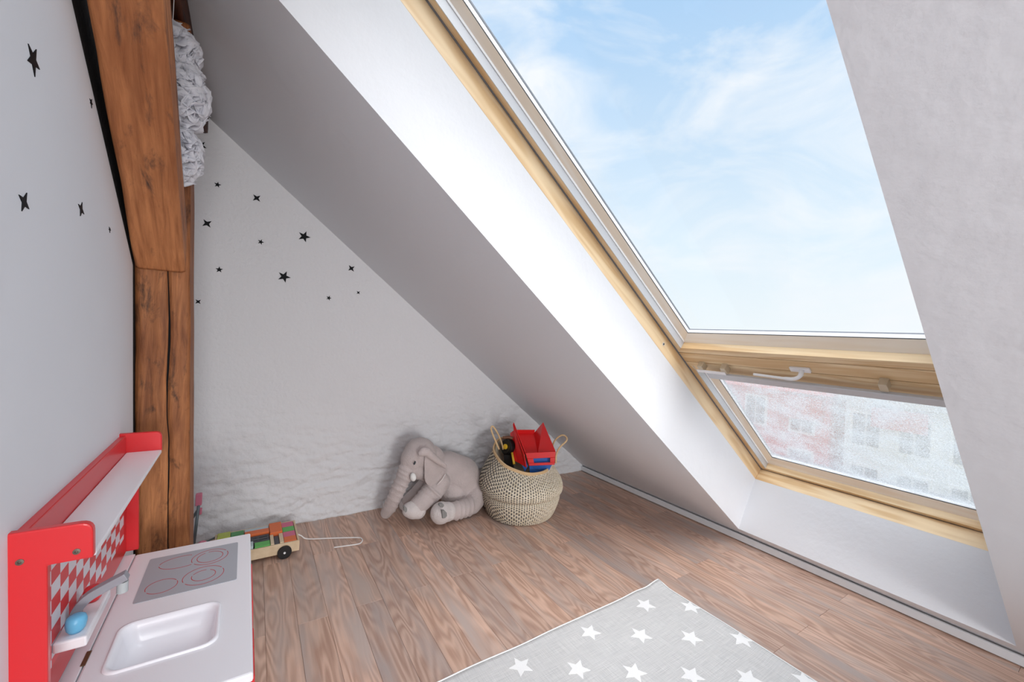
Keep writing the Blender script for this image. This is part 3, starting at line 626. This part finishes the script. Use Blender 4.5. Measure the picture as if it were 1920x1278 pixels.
# ------------------------------------------------------------------ rug
RUGM = bpy.data.materials.new('grey_cotton_rug'); RUGM.use_nodes = True
t = RUGM.node_tree; bs = t.nodes['Principled BSDF']; tcn = N_(t,'ShaderNodeTexCoord')
nn = N_(t,'ShaderNodeTexNoise'); nn.inputs['Scale'].default_value=6; nn.inputs['Detail'].default_value=8
mpn = N_(t,'ShaderNodeMapping'); mpn.inputs['Scale'].default_value=(60,2,1); t.links.new(tcn.outputs['Object'], mpn.inputs[0]); t.links.new(mpn.outputs[0], nn.inputs['Vector'])
n3 = N_(t,'ShaderNodeTexNoise'); n3.inputs['Scale'].default_value=6; mp3 = N_(t,'ShaderNodeMapping'); mp3.inputs['Scale'].default_value=(2,60,1); t.links.new(tcn.outputs['Object'], mp3.inputs[0]); t.links.new(mp3.outputs[0], n3.inputs['Vector'])
am = N_(t,'ShaderNodeMath', operation='ADD'); t.links.new(nn.outputs['Fac'], am.inputs[0]); t.links.new(n3.outputs['Fac'], am.inputs[1])
rr = N_(t,'ShaderNodeMapRange'); rr.inputs[1].default_value=.75; rr.inputs[2].default_value=1.25; t.links.new(am.outputs[0], rr.inputs[0])
mxr = N_(t,'ShaderNodeMixRGB'); mxr.inputs[1].default_value=lin(201,201,201); mxr.inputs[2].default_value=lin(224,223,222); t.links.new(rr.outputs[0], mxr.inputs[0]); t.links.new(mxr.outputs[0], bs.inputs['Base Color']); bs.inputs['Roughness'].default_value=.9
bpn = N_(t,'ShaderNodeBump'); bpn.inputs['Distance'].default_value=.0012; t.links.new(am.outputs[0], bpn.inputs['Height']); t.links.new(bpn.outputs[0], bs.inputs['Normal'])
RX0, RX1, RY0, RY1 = .09, 1.695, -.55, 1.215
def rugz(x, y):
    d = RX1-x; z = .004
    z += .010*math.exp(-((d-.03)/.035)**2)*(.55+.45*noise.noise((0,y*3,1)))           # rolled right hem
    z += .006*math.exp(-((d-.15)/.06)**2)*max(0,noise.noise((0,y*2.2,6))+.4)
    z += .012*max(0,1-(RY1-y)/.06)*max(0,1-d/.10)
    z += .0012*(1+noise.noise((x*4,y*4,2)))
    return z
rug = thing('star_rug','pale grey flat woven rug with white stars lying on the plank floor','rug',((RX0+RX1)/2,(RY0+RY1)/2,0))
b = NB(); nx, ny = 120, 110; G=[]
for s_ in (0,1):
    rows = []
    for j in range(ny+1):
        row=[]
        for i in range(nx+1):
            x = RX0+(RX1-RX0)*i/nx; y = RY0+(RY1-RY0)*j/ny
            ex = x + (.004*noise.noise((y*6,3,3)) if i in (0,nx) else 0); ey = y + (.004*noise.noise((x*5,8,3)) if j in (0,ny) else 0)
            row.append(b.verts.new((ex, ey, rugz(x,y) - (.0033 if s_ else 0))))
        rows.append(row)
    G.append(rows)
for j in range(ny):
    for i in range(nx): b.faces.new([G[0][j][i],G[0][j][i+1],G[0][j+1][i+1],G[0][j+1][i]]); b.faces.new([G[1][j][i],G[1][j+1][i],G[1][j+1][i+1],G[1][j][i+1]])
for i in range(nx): b.faces.new([G[0][0][i],G[1][0][i],G[1][0][i+1],G[0][0][i+1]]); b.faces.new([G[0][ny][i+1],G[1][ny][i+1],G[1][ny][i],G[0][ny][i]])
for j in range(ny): b.faces.new([G[0][j+1][0],G[1][j+1][0],G[1][j][0],G[0][j][0]]); b.faces.new([G[0][j][nx],G[1][j][nx],G[1][j+1][nx],G[0][j+1][nx]])
obj('rug_cloth', b, RUGM, rug, smooth=True)
WSTAR = mat('white_star_print',(250,250,250),.85,bump=(300,.0006))
b = NB(); tube(b, [(RX0+(RX1-RX0)*i/60, RY1+.001+.004*noise.noise(((RX0+(RX1-RX0)*i/60)*5,8,3)), rugz(RX0+(RX1-RX0)*i/60,RY1)-.001) for i in range(61)], .0028, 6); obj('hem', b, WSTAR, rug, smooth=True)
b = NB(); tube(b, [(RX1+.001, RY0+(RY1-RY0)*i/60, rugz(RX1,RY0+(RY1-RY0)*i/60)-.001) for i in range(61)], .0024, 6); obj('hem', b, WSTAR, rug, smooth=True)
def rstar(cx_, cy_, r=.040, rot=0):
    b = NB(); P = star_poly((cx_,cy_,0), r, 5, rot, Vector((1,0,0)), Vector((0,1,0)), .46)
    P = [q for q in P if True]; cv = Vector((cx_,cy_,0)); fan = []
    # subdivide towards the centre so that the print follows the cloth
    rings = []
    for s_ in (1,.8,.6,.4,.2): rings.append([b.verts.new((cv+(q-cv)*s_).to_tuple()[:2] + (0,)) for q in P])
    c_ = b.verts.new(cv)
    for i in range(4): ringfaces(b, rings[i], rings[i+1])
    for i in range(10): b.faces.new([rings[4][i], rings[4][(i+1)%10], c_])
    r_ = bmesh.ops.extrude_face_region(b, geom=b.faces[:]); top = {v for v in r_['geom'] if isinstance(v, bmesh.types.BMVert)}
    for v in b.verts:
        if v.co.x > RX1-.001: v.co.x = RX1-.001
        v.co.z = rugz(v.co.x, v.co.y) + (.0011 if v in top else -.0005)
    obj('star_print', b, WSTAR, rug)
for row in range(0, 8):
    y = 1.133 - .1085*row
    for k in range(-1, 7):
        x = (1.498 if row % 2 == 0 else 1.663) - .3265*k
        if RX0+.04 < x < RX1+.005 and RY0+.04 < y: rstar(x, y, .043, math.radians(90+18*((row+k)%2)))
# ------------------------------------------------------------------ belly basket
A_ = Vector((.836,-.546,0)).normalized(); B_ = Vector((.547,.837,0)).normalized()
BC = A_*.102 + B_*2.655
bk = thing('belly_basket','big woven seagrass belly basket with two rope handles, full of toys','basket',BC)
def weave():
    m = bpy.data.materials.new('woven_seagrass'); m.use_nodes = True; t = m.node_tree; b = t.nodes['Principled BSDF']; K = t.links.new
    uv = N_(t,'ShaderNodeUVMap'); sp = N_(t,'ShaderNodeSeparateXYZ'); K(uv.outputs[0], sp.inputs[0])
    def mth(op, a, b_=None, c=None):
        n = N_(t,'ShaderNodeMath', operation=op)
        for i, v in enumerate((a,b_,c)):
            if v is None: continue
            if isinstance(v,(int,float)): n.inputs[i].default_value = v
            else: K(v, n.inputs[i])
        return n.outputs[0]
    u = mth('MULTIPLY', sp.outputs[0], 104); v = mth('MULTIPLY', sp.outputs[1], 24)
    col = mth('FLOOR', u); fu = mth('FRACT', u)
    zig = mth('PINGPONG', mth('MULTIPLY', sp.outputs[0], 16), 1.0)
    vv = mth('ADD', v, mth('MULTIPLY', mth('PINGPONG', col, 1.0), .5)); vv = mth('ADD', vv, mth('MULTIPLY', fu, .35)); vv = mth('ADD', vv, mth('MULTIPLY', zig, 1.0))
    fv = mth('FRACT', vv)
    dark = mth('MULTIPLY', mth('GREATER_THAN', fv, .38), mth('LESS_THAN', mth('ABSOLUTE', mth('SUBTRACT', fu, .5)), .21))
    nz = N_(t,'ShaderNodeTexNoise'); nz.inputs['Scale'].default_value=45; K(uv.outputs[0], nz.inputs['Vector'])
    cr = N_(t,'ShaderNodeValToRGB'); K(nz.outputs['Fac'], cr.inputs[0]); cr.color_ramp.elements[0].color = lin(208,194,166); cr.color_ramp.elements[1].color = lin(244,236,218); cr.color_ramp.elements[0].position=.3; cr.color_ramp.elements[1].position=.7
    dk = N_(t,'ShaderNodeMixRGB'); K(dark, dk.inputs[0]); K(cr.outputs[0], dk.inputs[1]); dk.inputs[2].default_value = lin(62,60,60); K(dk.outputs[0], b.inputs['Base Color'])
    b.inputs['Roughness'].default_value=.75
    hgt = mth('SUBTRACT', 1.0, mth('MULTIPLY', mth('ABSOLUTE', mth('SUBTRACT', fu, .5)), 1.6)); hgt = mth('SUBTRACT', hgt, mth('MULTIPLY', dark, .7))
    bp = N_(t,'ShaderNodeBump'); bp.inputs['Distance'].default_value=.003; K(hgt, bp.inputs['Height']); K(bp.outputs[0], b.inputs['Normal'])
    return m
WEAVE = weave(); ROPE = mat('jute_rope',(222,190,146),.8,bump=(220,.0012))
def rimz(th):    # th measured from the right axis A_, counter-clockwise seen from above
    l = -math.cos(th); f = -math.sin(th); return .372 + .0375*l - .055*f
prof = [(.200,0,0),(.214,.008,0),(.228,.035,0),(.243,.075,0),(.252,.110,0),(.254,.130,0),(.249,.141,0),(.247,.146,0),(.256,.151,0),(.268,.163,0),(.272,.18,0),(.271,.20,0),(.262,.20,.22),(.246,.20,.40),(.224,.20,.60),(.200,.20,.80),(.184,.20,1.0)]
def prof_at(s):
    f = s*(len(prof)-1); i = min(int(f), len(prof)-2); t = f-i; a, b_ = prof[i], prof[i+1]; return [a[k]+(b_[k]-a[k])*t for k in range(3)]
def bpt(th, s, inn=0):
    r, z, k = prof_at(s); zr = rimz(th)
    z = z + (zr-.2)*k; z += .010*math.sin(th*1+1.2)*(1 if .1<z<.2 else 0)*0
    r = (r-inn)*(1+.012*math.sin(3*th+1)+.01*noise.noise((math.cos(th)*2,math.sin(th)*2,z*6)))
    if not inn: r += .0016*math.sin(104*th)
    return BC + A_*(r*math.cos(th)) + B_*(r*math.sin(th)) + Vector((0,0,z+inn*.1))
b = NB(); ns_, nr_ = 480, 90; uvl = b.loops.layers.uv.new('uv'); G = [[b.verts.new(bpt(2*math.pi*i/ns_, j/nr_)) for i in range(ns_)] for j in range(nr_+1)]
for j in range(nr_):
    for i in range(ns_):
        f = b.faces.new([G[j][i],G[j][(i+1)%ns_],G[j+1][(i+1)%ns_],G[j+1][i]])
        for l_, (a, c) in zip(f.loops, ((i,j),(i+1,j),(i+1,j+1),(i,j+1))): l_[uvl].uv = (a/ns_, c/nr_)
b.faces.new(G[0][::-1])
Gi = [[b.verts.new(bpt(2*math.pi*i/ns_, 1-.9*j/20, .010)) for i in range(0,ns_,4)] for j in range(21)]
m4 = len(Gi[0])
for j in range(20):
    for i in range(m4): b.faces.new([Gi[j][i],Gi[j][(i+1)%m4],Gi[j+1][(i+1)%m4],Gi[j+1][i]])
b.faces.new(Gi[20])
obj('basket_body', b, WEAVE, bk, smooth=True)
b = NB()
for k in range(2):
    pts = [bpt(2*math.pi*i/96, 1.0) + Vector((0,0,.002-.009*k)) + (A_*math.cos(2*math.pi*i/96)+B_*math.sin(2*math.pi*i/96))*.002 for i in range(97)]
    tube(b, pts, .0062, 7)
obj('rim_rope', b, ROPE, bk, smooth=True)
def handle(pts):
    b = NB(); P = smoothpath(pts, 8); tube(b, P, .0055, 8); obj('rope_handle', b, ROPE, bk, smooth=True)
cl = lambda px,py,dep: Vector((0,0,H)) + ray(px,py)*dep
handle([cl(936,842,2.60),cl(929,826,2.60),cl(921,805,2.60),cl(924,799,2.61),cl(932,810,2.62),cl(940,828,2.67),cl(943,842,2.70)])
handle([cl(1042,868,2.56),cl(1043,852,2.57),cl(1050,838,2.60),cl(1062,826,2.62),cl(1061,818,2.64),cl(1052,816,2.66),cl(1040,826,2.68),cl(1034,842,2.71)])
# ------------------------------------------------------------------ red dump truck in the basket
TR = mat('red_plastic',(224,34,36),.28,coat=.2); TB = mat('blue_plastic',(58,112,196),.32)
truck = thing('toy_dump_truck','red toy dump truck with blue chassis sitting in the basket','toy truck', BC+Vector((0,0,.25)))
# bed: tray open towards camera and sky; corners from front lip (low) to back wall (high)
fl_ = [cl(990,862,2.56), cl(1036,862,2.55)]          # front lip top, left / right
bkc = [cl(968,806,2.74), cl(1011,806,2.73)]          # back wall top inner
def quadslab(bm, q, th):
    q = [Vector(p) for p in q]; n = (q[1]-q[0]).cross(q[3]-q[0]).normalized()*th; hexa(bm, [p for p in q]+[p+n for p in q])
FLr, BLr = cl(985,850,2.56), cl(962,792,2.72); FRr, BRr = cl(1042,846,2.55), cl(1019,792,2.70)
fbl, fbr = cl(981,851,2.62), cl(1009,851,2.61)       # tray floor front
bbl, bbr = cl(968,812,2.76), cl(1002,812,2.75)       # tray floor back
b = NB()
quadslab(b, [fbl,fbr,bbr,bbl], -.006)
quadslab(b, [FLr,fbl,bbl,BLr], .006); quadslab(b, [fbr,FRr,BRr,bbr], .006)
quadslab(b, [bbl,bbr,cl(1003,805,2.745),cl(967,805,2.755)], .006)
quadslab(b, [fbl,fbr,FRr,FLr], .004)
bed = obj('dump_bed', b, TR, truck, bevel=.0015)
b = NB()
tl, tr_ = cl(985,849,2.55), cl(1042,846,2.54); ll, lr = cl(992,873,2.535), cl(1040,871,2.525)
def lerp(a,c,t): return a+(c-a)*t
quadslab(b, [tl,tr_,lerp(tr_,lr,.45),lerp(tl,ll,.45)], .012)
quadslab(b, [lerp(tl,ll,.45),lerp(lerp(tl,ll,.45),lerp(tr_,lr,.45),.22),lerp(lerp(tl,ll,.80),lerp(tr_,lr,.80),.22),lerp(tl,ll,.80)], .012)
quadslab(b, [lerp(lerp(tl,ll,.45),lerp(tr_,lr,.45),.82),lerp(tr_,lr,.45),lerp(tr_,lr,.80),lerp(lerp(tl,ll,.80),lerp(tr_,lr,.80),.82)], .012)
quadslab(b, [lerp(tl,ll,.80),lerp(tr_,lr,.80),lr,ll], .012)
obj('bed_front_frame', b, TR, truck, bevel=.002)
b = NB(); quadslab(b, [cl(963,794,2.725),cl(984,852,2.56),cl(988,876,2.56),cl(972,866,2.62)], -.008); quadslab(b, [cl(958,812,2.75),cl(966,806,2.735),cl(974,868,2.62),cl(962,862,2.66)], -.01); obj('bed_side_wall', b, TR, truck, bevel=.002)
b = NB(); hexa(b, [cl(992,872,2.55),cl(1036,870,2.54),cl(1024,892,2.60),cl(994,898,2.58),cl(998,866,2.62),cl(1030,866,2.61),cl(1024,892,2.70),cl(990,898,2.70)]); hexa(b, [cl(999,859,2.57),cl(1034,857,2.565),cl(1034,868,2.565),cl(999,870,2.57),cl(999,859,2.60),cl(1034,857,2.60),cl(1034,868,2.60),cl(999,870,2.60)]); obj('chassis', b, TB, truck, bevel=.003)
b = NB(); hexa(b, [cl(979,872,2.58),cl(986,862,2.58),cl(990,874,2.57),cl(984,884,2.57),cl(979,872,2.62),cl(986,862,2.62),cl(990,874,2.61),cl(984,884,2.61)]); obj('chassis_step', b, TB, truck, bevel=.002)
# second vehicle: black wheel standing at the left in the basket
t2 = thing('toy_tractor','dark toy vehicle on edge with black wheel and yellow hub left of the red truck','toy vehicle', BC+Vector((-.1,0,.25)))
wc = cl(952,837,2.70); axd = (A_*-.75 - B_*.65 + Vector((0,0,.15))).normalized()
b = NB(); lathe(b, [(.044,-.022),(.052,-.018),(.054,-.010),(.054,.010),(.052,.018),(.044,.022),(.030,.018),(.0001,.016)], wc, 28, axd)
obj('tyre', b, TYRE, t2, smooth=False)
b = NB(); lathe(b, [(.017,.016),(.017,.026),(.012,.029),(.0001,.029)], wc+Vector((0,0,.0)), 20, axd); obj('hub', b, mat('yellow_plastic',(236,190,50),.4), t2)
b = NB(); tube(b, smoothpath([wc+Vector((0,0,.057))-A_*.035, wc+Vector((0,0,.062)), wc+Vector((0,0,.057))+A_*.03],6), .010, 10); obj('mudguard', b, mat('brown_plastic',(112,72,48),.5), t2, smooth=True)
b = NB(); tube(b, [cl(960,848,2.66),cl(964,870,2.62)], .008, 10); obj('axle_arm', b, mat('yellow_plastic_arm',(226,180,56),.4), t2, smooth=True)
b = NB(); hexa(b, [cl(944,850,2.70),cl(962,852,2.68),cl(964,880,2.68),cl(946,880,2.70),cl(944,850,2.76),cl(962,852,2.76),cl(964,880,2.76),cl(946,880,2.76)]); obj('vehicle_body', b, mat('dark_plastic',(40,36,36),.5), t2, bevel=.003)
# ------------------------------------------------------------------ plush elephant
def plush(name, col, rgh=.95):
    m = mat(name, col, rgh, spec=.15, bump=(140,.004), var=(9, tuple(int(c*.93) for c in col)), sheen=.25); return m
PL_ = plush('grey_plush', (206,194,192)); PL2 = plush('pale_grey_plush', (226,219,217)); PADM = plush('paw_pad_grey', (150,150,148))
el_c = pl(850,950,1,2.33); el_c.z = 0
ele = thing('plush_elephant','grey plush elephant lying against the gable wall beside the basket','soft toy',(el_c.x,el_c.y,0))
def EP(px,py,y): return pl(px,py,1,y)
def sc_(p): return (R.transposed() @ (p-Vector((0,0,H)))).z/F_PX
def blob(b, px, py, y, r, sq=(1,1,1), rz=0):
    p = EP(px,py,y); k = sc_(p)*r; ell(b, p, (k*sq[0], k*sq[1], k*sq[2]), 18, Matrix.Rotation(rz,3,'Y'))
def chain(b, pts, n=6):
    for i in range(len(pts)-1):
        a, c = pts[i], pts[i+1]
        for k in range(n+1):
            t = k/n; q = [a[j]+(c[j]-a[j])*t for j in range(4)]; blob(b, *q)
def remesh(b, name, m, parent, vox=.005, sm=6):
    o = obj(name, b, m, parent); r_ = o.modifiers.new('r','REMESH'); r_.mode='VOXEL'; r_.voxel_size=vox; r_.use_smooth_shade=True
    s_ = o.modifiers.new('s','SMOOTH'); s_.iterations=sm; s_.factor=.6
    return o
b = NB()
# torso
chain(b, [(838,880,2.42,34),(862,893,2.40,38),(874,914,2.39,33)])
blob(b, 868,905,2.40,37,(1,1,.95)); blob(b, 884,925,2.37,26); blob(b, 850,915,2.38,30)
# head
blob(b, 787,851,2.36,31,(1,1,1)); blob(b, 775,860,2.35,24); blob(b, 806,862,2.40,28); blob(b, 785,878,2.34,20); blob(b, 768,882,2.34,15); blob(b, 796,887,2.36,14)
# trunk
tk = [(762,880,2.34,15),(757,894,2.335,14),(748,914,2.34,13.5),(740,932,2.36,13),(731,950,2.39,12.5),(724,961,2.415,10.5)]
chain(b, tk, 5)
for i in range(9):
    t = i/8*4.2; k = int(t); f = t-k; q = [tk[k][j]+(tk[k+1][j]-tk[k][j])*f for j in range(4)]; blob(b, q[0],q[1],q[2],q[3]+2.4,(1,1,.2), math.radians(28))
# far front leg
chain(b, [(800,905,2.44,15),(780,925,2.46,13),(764,938,2.48,11)], 4)
# near front leg
chain(b, [(822,905,2.32,22),(808,924,2.29,20),(794,938,2.28,17.5),(783,948,2.275,17)], 4)
for k in range(4): blob(b, 812-7*k, 919+7*k, 2.285, 21.8-1.0*k, (.22,1,1), math.radians(-45))
# near hind leg
chain(b, [(893,928,2.30,22),(885,946,2.25,17),(866,954,2.22,15.5),(846,958,2.205,16)], 5)
for k in range(4): blob(b, 880-8*k, 949+2.6*k, 2.235-.008*k, 18.6, (.2,1,1), math.radians(8))
remesh(b, 'elephant_body', PL_, ele)
b = NB(); blob(b, 827,961,2.19,20.5,(1,.95,1)); blob(b, 838,959,2.20,18); remesh(b, 'hind_paw', PL2, ele)
b = NB(); blob(b, 776,955,2.27,17,(1.05,1,1)); blob(b, 784,957,2.268,15); blob(b, 768,955,2.275,14); remesh(b, 'front_paw', PL2, ele)
b = NB(); blob(b, 758,946,2.49,10); remesh(b, 'far_paw', PL2, ele)
# ear: big folded flap lying over the shoulder
def sheet(name, outline, yf, th, m, parent):
    """thick cushion sheet over an outline given in pixels on a y-plane function"""
    b = NB(); n = len(outline); cx_ = sum(p[0] for p in outline)/n; cy_ = sum(p[1] for p in outline)/n
    rings = []; steps = (1,.9,.72,.5,.25)
    for side in (-1,1):
        rs = []
        for s_ in steps:
            prof_ = math.sqrt(max(0,1-s_**4))*th
            rs.append([b.verts.new(pl(cx_+(p[0]-cx_)*s_, cy_+(p[1]-cy_)*s_, 1, yf(cx_+(p[0]-cx_)*s_, cy_+(p[1]-cy_)*s_)) + Vector((0,side*prof_+ (side*.0005 if s_==1 else 0),0))) for p in outline])
        for i in range(len(steps)-1): ringfaces(b, rs[i], rs[i+1])
        c_ = b.verts.new(pl(cx_,cy_,1,yf(cx_,cy_)) + Vector((0,side*th,0)))
        for i in range(n): b.faces.new([rs[-1][i], rs[-1][(i+1)%n], c_])
        rings.append(rs[0])
    ringfaces(b, rings[0], rings[1])
    o = obj(name, b, m, parent, smooth=True); sd = o.modifiers.new('s','SUBSURF'); sd.levels = 1; sd.render_levels = 2; return o
ear_out = [(797,850),(806,852),(818,862),(830,868),(836,876),(837,886),(832,897),(822,907),(810,913),(799,908),(795,896),(796,880),(795,864)]
ear = sheet('ear', ear_out, lambda x,y: 2.255+.0006*(x-800)+.0004*(910-y)*0, .009, PL_, ele)
fold_out = [(786,850),(790,843),(801,837),(806,843),(815,852),(826,860),(835,868),(836,875),(830,873),(818,867),(806,862),(796,860)]
b = NB(); 
for (x,y_,r) in ((790,849,6.5),(794,846,8),(800,847,8.5),(806,852,7.5),(812,857,6.5),(818,862,6),(824,866,5.5),(830,870,5),(834,874,4)): blob(b, x, y_, 2.238, r, (1,.8,1))
chain(b, [(791,849,2.238,6.5),(800,846,2.238,8.2),(810,855,2.238,7),(822,864,2.238,5.5),(834,873,2.24,4)], 5)
remesh(b, 'ear_fold', PL_, ele, .004, 6)
b = NB(); chain(b, [(835,889,2.25,1.3),(829,899,2.245,1.3),(820,908,2.243,1.3)], 6); remesh(b, 'ear_seam', PL2, ele, .0025, 2)
b = NB(); blob(b, 774.5,894,2.265,6.5,(.85,1,1.25), math.radians(-12)); obj('tusk', b, mat('white_felt',(240,240,238),.9), ele, smooth=True)
b = NB(); blob(b, 777.5,867.5,2.262,3.2,(.55,.8,1.1), math.radians(20)); obj('eye', b, mat('dark_eye',(58,66,70),.25), ele, smooth=True)
def pad(pts, y):
    b = NB(); prism(b, [pl(*p,1,y) for p in pts], (0,.02,0)); obj('paw_pad', b, PADM, ele, bevel=.002)
pad([(829,957),(834,957),(838,961),(838.5,967),(835,971),(830,972)], 2.122)
pad([(824,944.5),(828,943.5),(832,945),(833,948),(830,951.5),(826,951),(824,948)], 2.127)
pad([(757,949),(760,949),(763.5,953),(763.5,958),(761,961),(758,958)], 2.238)
# ------------------------------------------------------------------ tissue paper pompom
POM = bpy.data.materials.new('white_tissue'); POM.use_nodes = True; t = POM.node_tree; bs = t.nodes['Principled BSDF']; bs.inputs['Base Color'].default_value = lin(250,250,253); bs.inputs['Roughness'].default_value=.8
tl_ = N_(t,'ShaderNodeBsdfTranslucent'); tl_.inputs[0].default_value = lin(244,244,250); mxs = N_(t,'ShaderNodeMixShader'); mxs.inputs[0].default_value=.5; t.links.new(bs.outputs[0], mxs.inputs[1]); t.links.new(tl_.outputs[0], mxs.inputs[2]); t.links.new(mxs.outputs[0], t.nodes['Material Output'].inputs[0])
b = NB(); rnd = random.Random(3)
lobes = [((-.197,1.565,1.80),(.072,.060,.115),380),((-.194,1.565,1.628),(.052,.055,.080),260),((-.215,1.565,1.93),(.055,.055,.072),200)]
for c, r, n in lobes:
    for i in range(n):
        d = Vector((rnd.gauss(0,1),rnd.gauss(0,1),rnd.gauss(0,1))).normalized(); t1 = d.orthogonal().normalized(); t1 = (Matrix.Rotation(rnd.random()*6.28,3,d) @ t1); t2 = d.cross(t1)
        p = Vector(c)+Vector((d.x*r[0],d.y*r[1],d.z*r[2]))*.72; s_ = .024+.012*rnd.random(); L_ = .022+.010*rnd.random()
        # a curled petal: fan standing outwards with scalloped edge
        rows=[]
        for j in range(4):
            row=[]
            for k in range(7):
                u = (k-3)/3; v = j/3; w_ = s_*(.35+.65*v)
                curl = .006*math.sin(u*2.6+i)*v + .007*v*v
                edge = .0035*math.cos(u*3.14*1.3)*v
                row.append(b.verts.new(p + t1*(u*w_) + d*(L_*v*(1-.22*u*u)+edge) + t2*(curl*2)))
            rows.append(row)
        for j in range(3):
            for k in range(6): b.faces.new([rows[j][k],rows[j][k+1],rows[j+1][k+1],rows[j+1][k]])
me = bpy.data.meshes.new('petals'); 
pc = Vector((-.20,1.565,1.54)); bmesh.ops.translate(b, verts=b.verts, vec=-pc); b.to_mesh(me); b.free(); me.materials.append(POM)
for p in me.polygons: p.use_smooth = True
pom = thing('tissue_pompom','ruffled white tissue paper pompom hanging behind the slanting brace','decoration',pc)
o = bpy.data.objects.new('petals', me); C.objects.link(o); o.parent = pom; sm = o.modifiers.new('s','SOLIDIFY'); sm.thickness=.0006; o['kind']='stuff'
b = NB()
for c, r, n in lobes: ell(b, c, (r[0]*.8,r[1]*.8,r[2]*.8), 24)
obj('paper_core', b, POM, pom, smooth=True)
b = NB(); tube(b, [(-.215,1.565,1.98),(-.215,1.565,2.076)], .0012, 6); obj('hanging_thread', b, CORD, pom)
# ------------------------------------------------------------------ the street outside, far below
GZ = -11.0
b = NB(); box(b, 3.5, 160, -80, 90, GZ-.3, GZ); o = obj('ground', b, mat('street_ground',(176,176,166),.9, var=(.2,(196,194,176)))); o['kind']='structure'
def house(name, lab, cx_, cy_, w, d, h, wallc, roofc, rows_, cols_, yaw=0., winc=(70,74,84), flat=False):
    h_ = thing(name, lab, 'building', (cx_,cy_,GZ)); m_ = mat(name+'_wall', wallc, .9, bump=(1.5,.05)); rm = mat(name+'_roof', roofc, .8, bump=(3,.08)); wm = mat(name+'_window', winc, .2); fm = mat(name+'_trim',(236,236,234),.7)
    T = lambda p: Vector((cx_,cy_,GZ)) + Matrix.Rotation(yaw,3,'Z') @ p
    b = NB(); box(b, -d/2, d/2, -w/2, w/2, 0, h, T); obj('wall', b, m_, h_)
    b = NB()
    if flat: box(b, -d/2-.3, d/2+.3, -w/2-.3, w/2+.3, h+.001, h+.6, T)
    else: prism(b, [(-d/2-.5,-w/2-.3,h),(0,-w/2-.3,h+d*.32),(d/2+.5,-w/2-.3,h)], (0,w+.6,0), T)
    obj('roof', b, rm, h_)
    for i in range(rows_):
        for j in range(cols_):
            yy = -w/2 + w*(j+.5)/cols_; zz = h*(i+.5)/rows_
            b = NB(); box(b, -d/2-.12,-d/2+.05, yy-.75,yy+.75, zz-1.1,zz+1.0, T); f_ = obj('window', b, fm, h_)
            b = NB(); box(b, -d/2-.16,-d/2-.121, yy-.6,yy-.05, zz-.95,zz+.85, T); box(b, -d/2-.16,-d/2-.121, yy+.05,yy+.6, zz-.95,zz+.85, T); obj('pane', b, wm, f_)
    return h_
rh = house('red_house','red rendered town house seen through the lower pane at left',33.5,14.6,8.6,6,9.3,(206,92,90),(190,84,76),3,3,0)
ph = house('pale_house','pale grey flat-roofed town house seen through the middle of the lower pane',33.5,6.4,6.2,6,9.2,(226,228,230),(196,196,196),3,3,0,flat=True)
wh_ = house('white_house','white town house at the right seen through lower pane',33.5,-1.9,6.8,6,9.0,(222,226,230),(190,190,188),3,3,0,flat=True)
rm2 = mat('dark_red_tiles',(188,66,60),.8)
b = NB(); box(b, 30.15,30.45,10.6,12.9,GZ+7.6,GZ+9.1); obj('roof_dormer', b, rm2, rh)
b = NB(); box(b, 30.15,30.45,5.9,8.2,GZ+7.9,GZ+9.0); obj('roof_dormer', b, rm2, ph)
hd_ = mat('hedge_leaves',(190,172,84),.9,bump=(3,.3)); tk_ = mat('tree_bark',(96,80,66),.9)
for i,y in enumerate((13.2,9.7,6.2,2.7,-.8)):
    tr0 = thing('street_tree', 'olive street tree %s' % ['farthest to the left, below the red house','between the red and pale houses','in front of the pale house','between the pale and white houses','farthest to the right, below the white house'][i], 'tree', (24,y,GZ), 'olive street trees before the houses')
    b = NB(); tube(b, [(24,y,GZ),(24.05,y,GZ+2.2)], [.16,.1], 8); obj('trunk', b, tk_, tr0)
    b = NB(); c_ = Vector((24,y,GZ+3.4)); bmesh.ops.create_icosphere(b, subdivisions=4, radius=1.0, matrix=Matrix.Translation(c_) @ Matrix.Diagonal((1.4,1.42,1.7,1)))
    for v in b.verts: v.co += (v.co-c_).normalized()*.2*noise.noise(v.co*1.3)
    obj('crown', b, hd_, tr0)
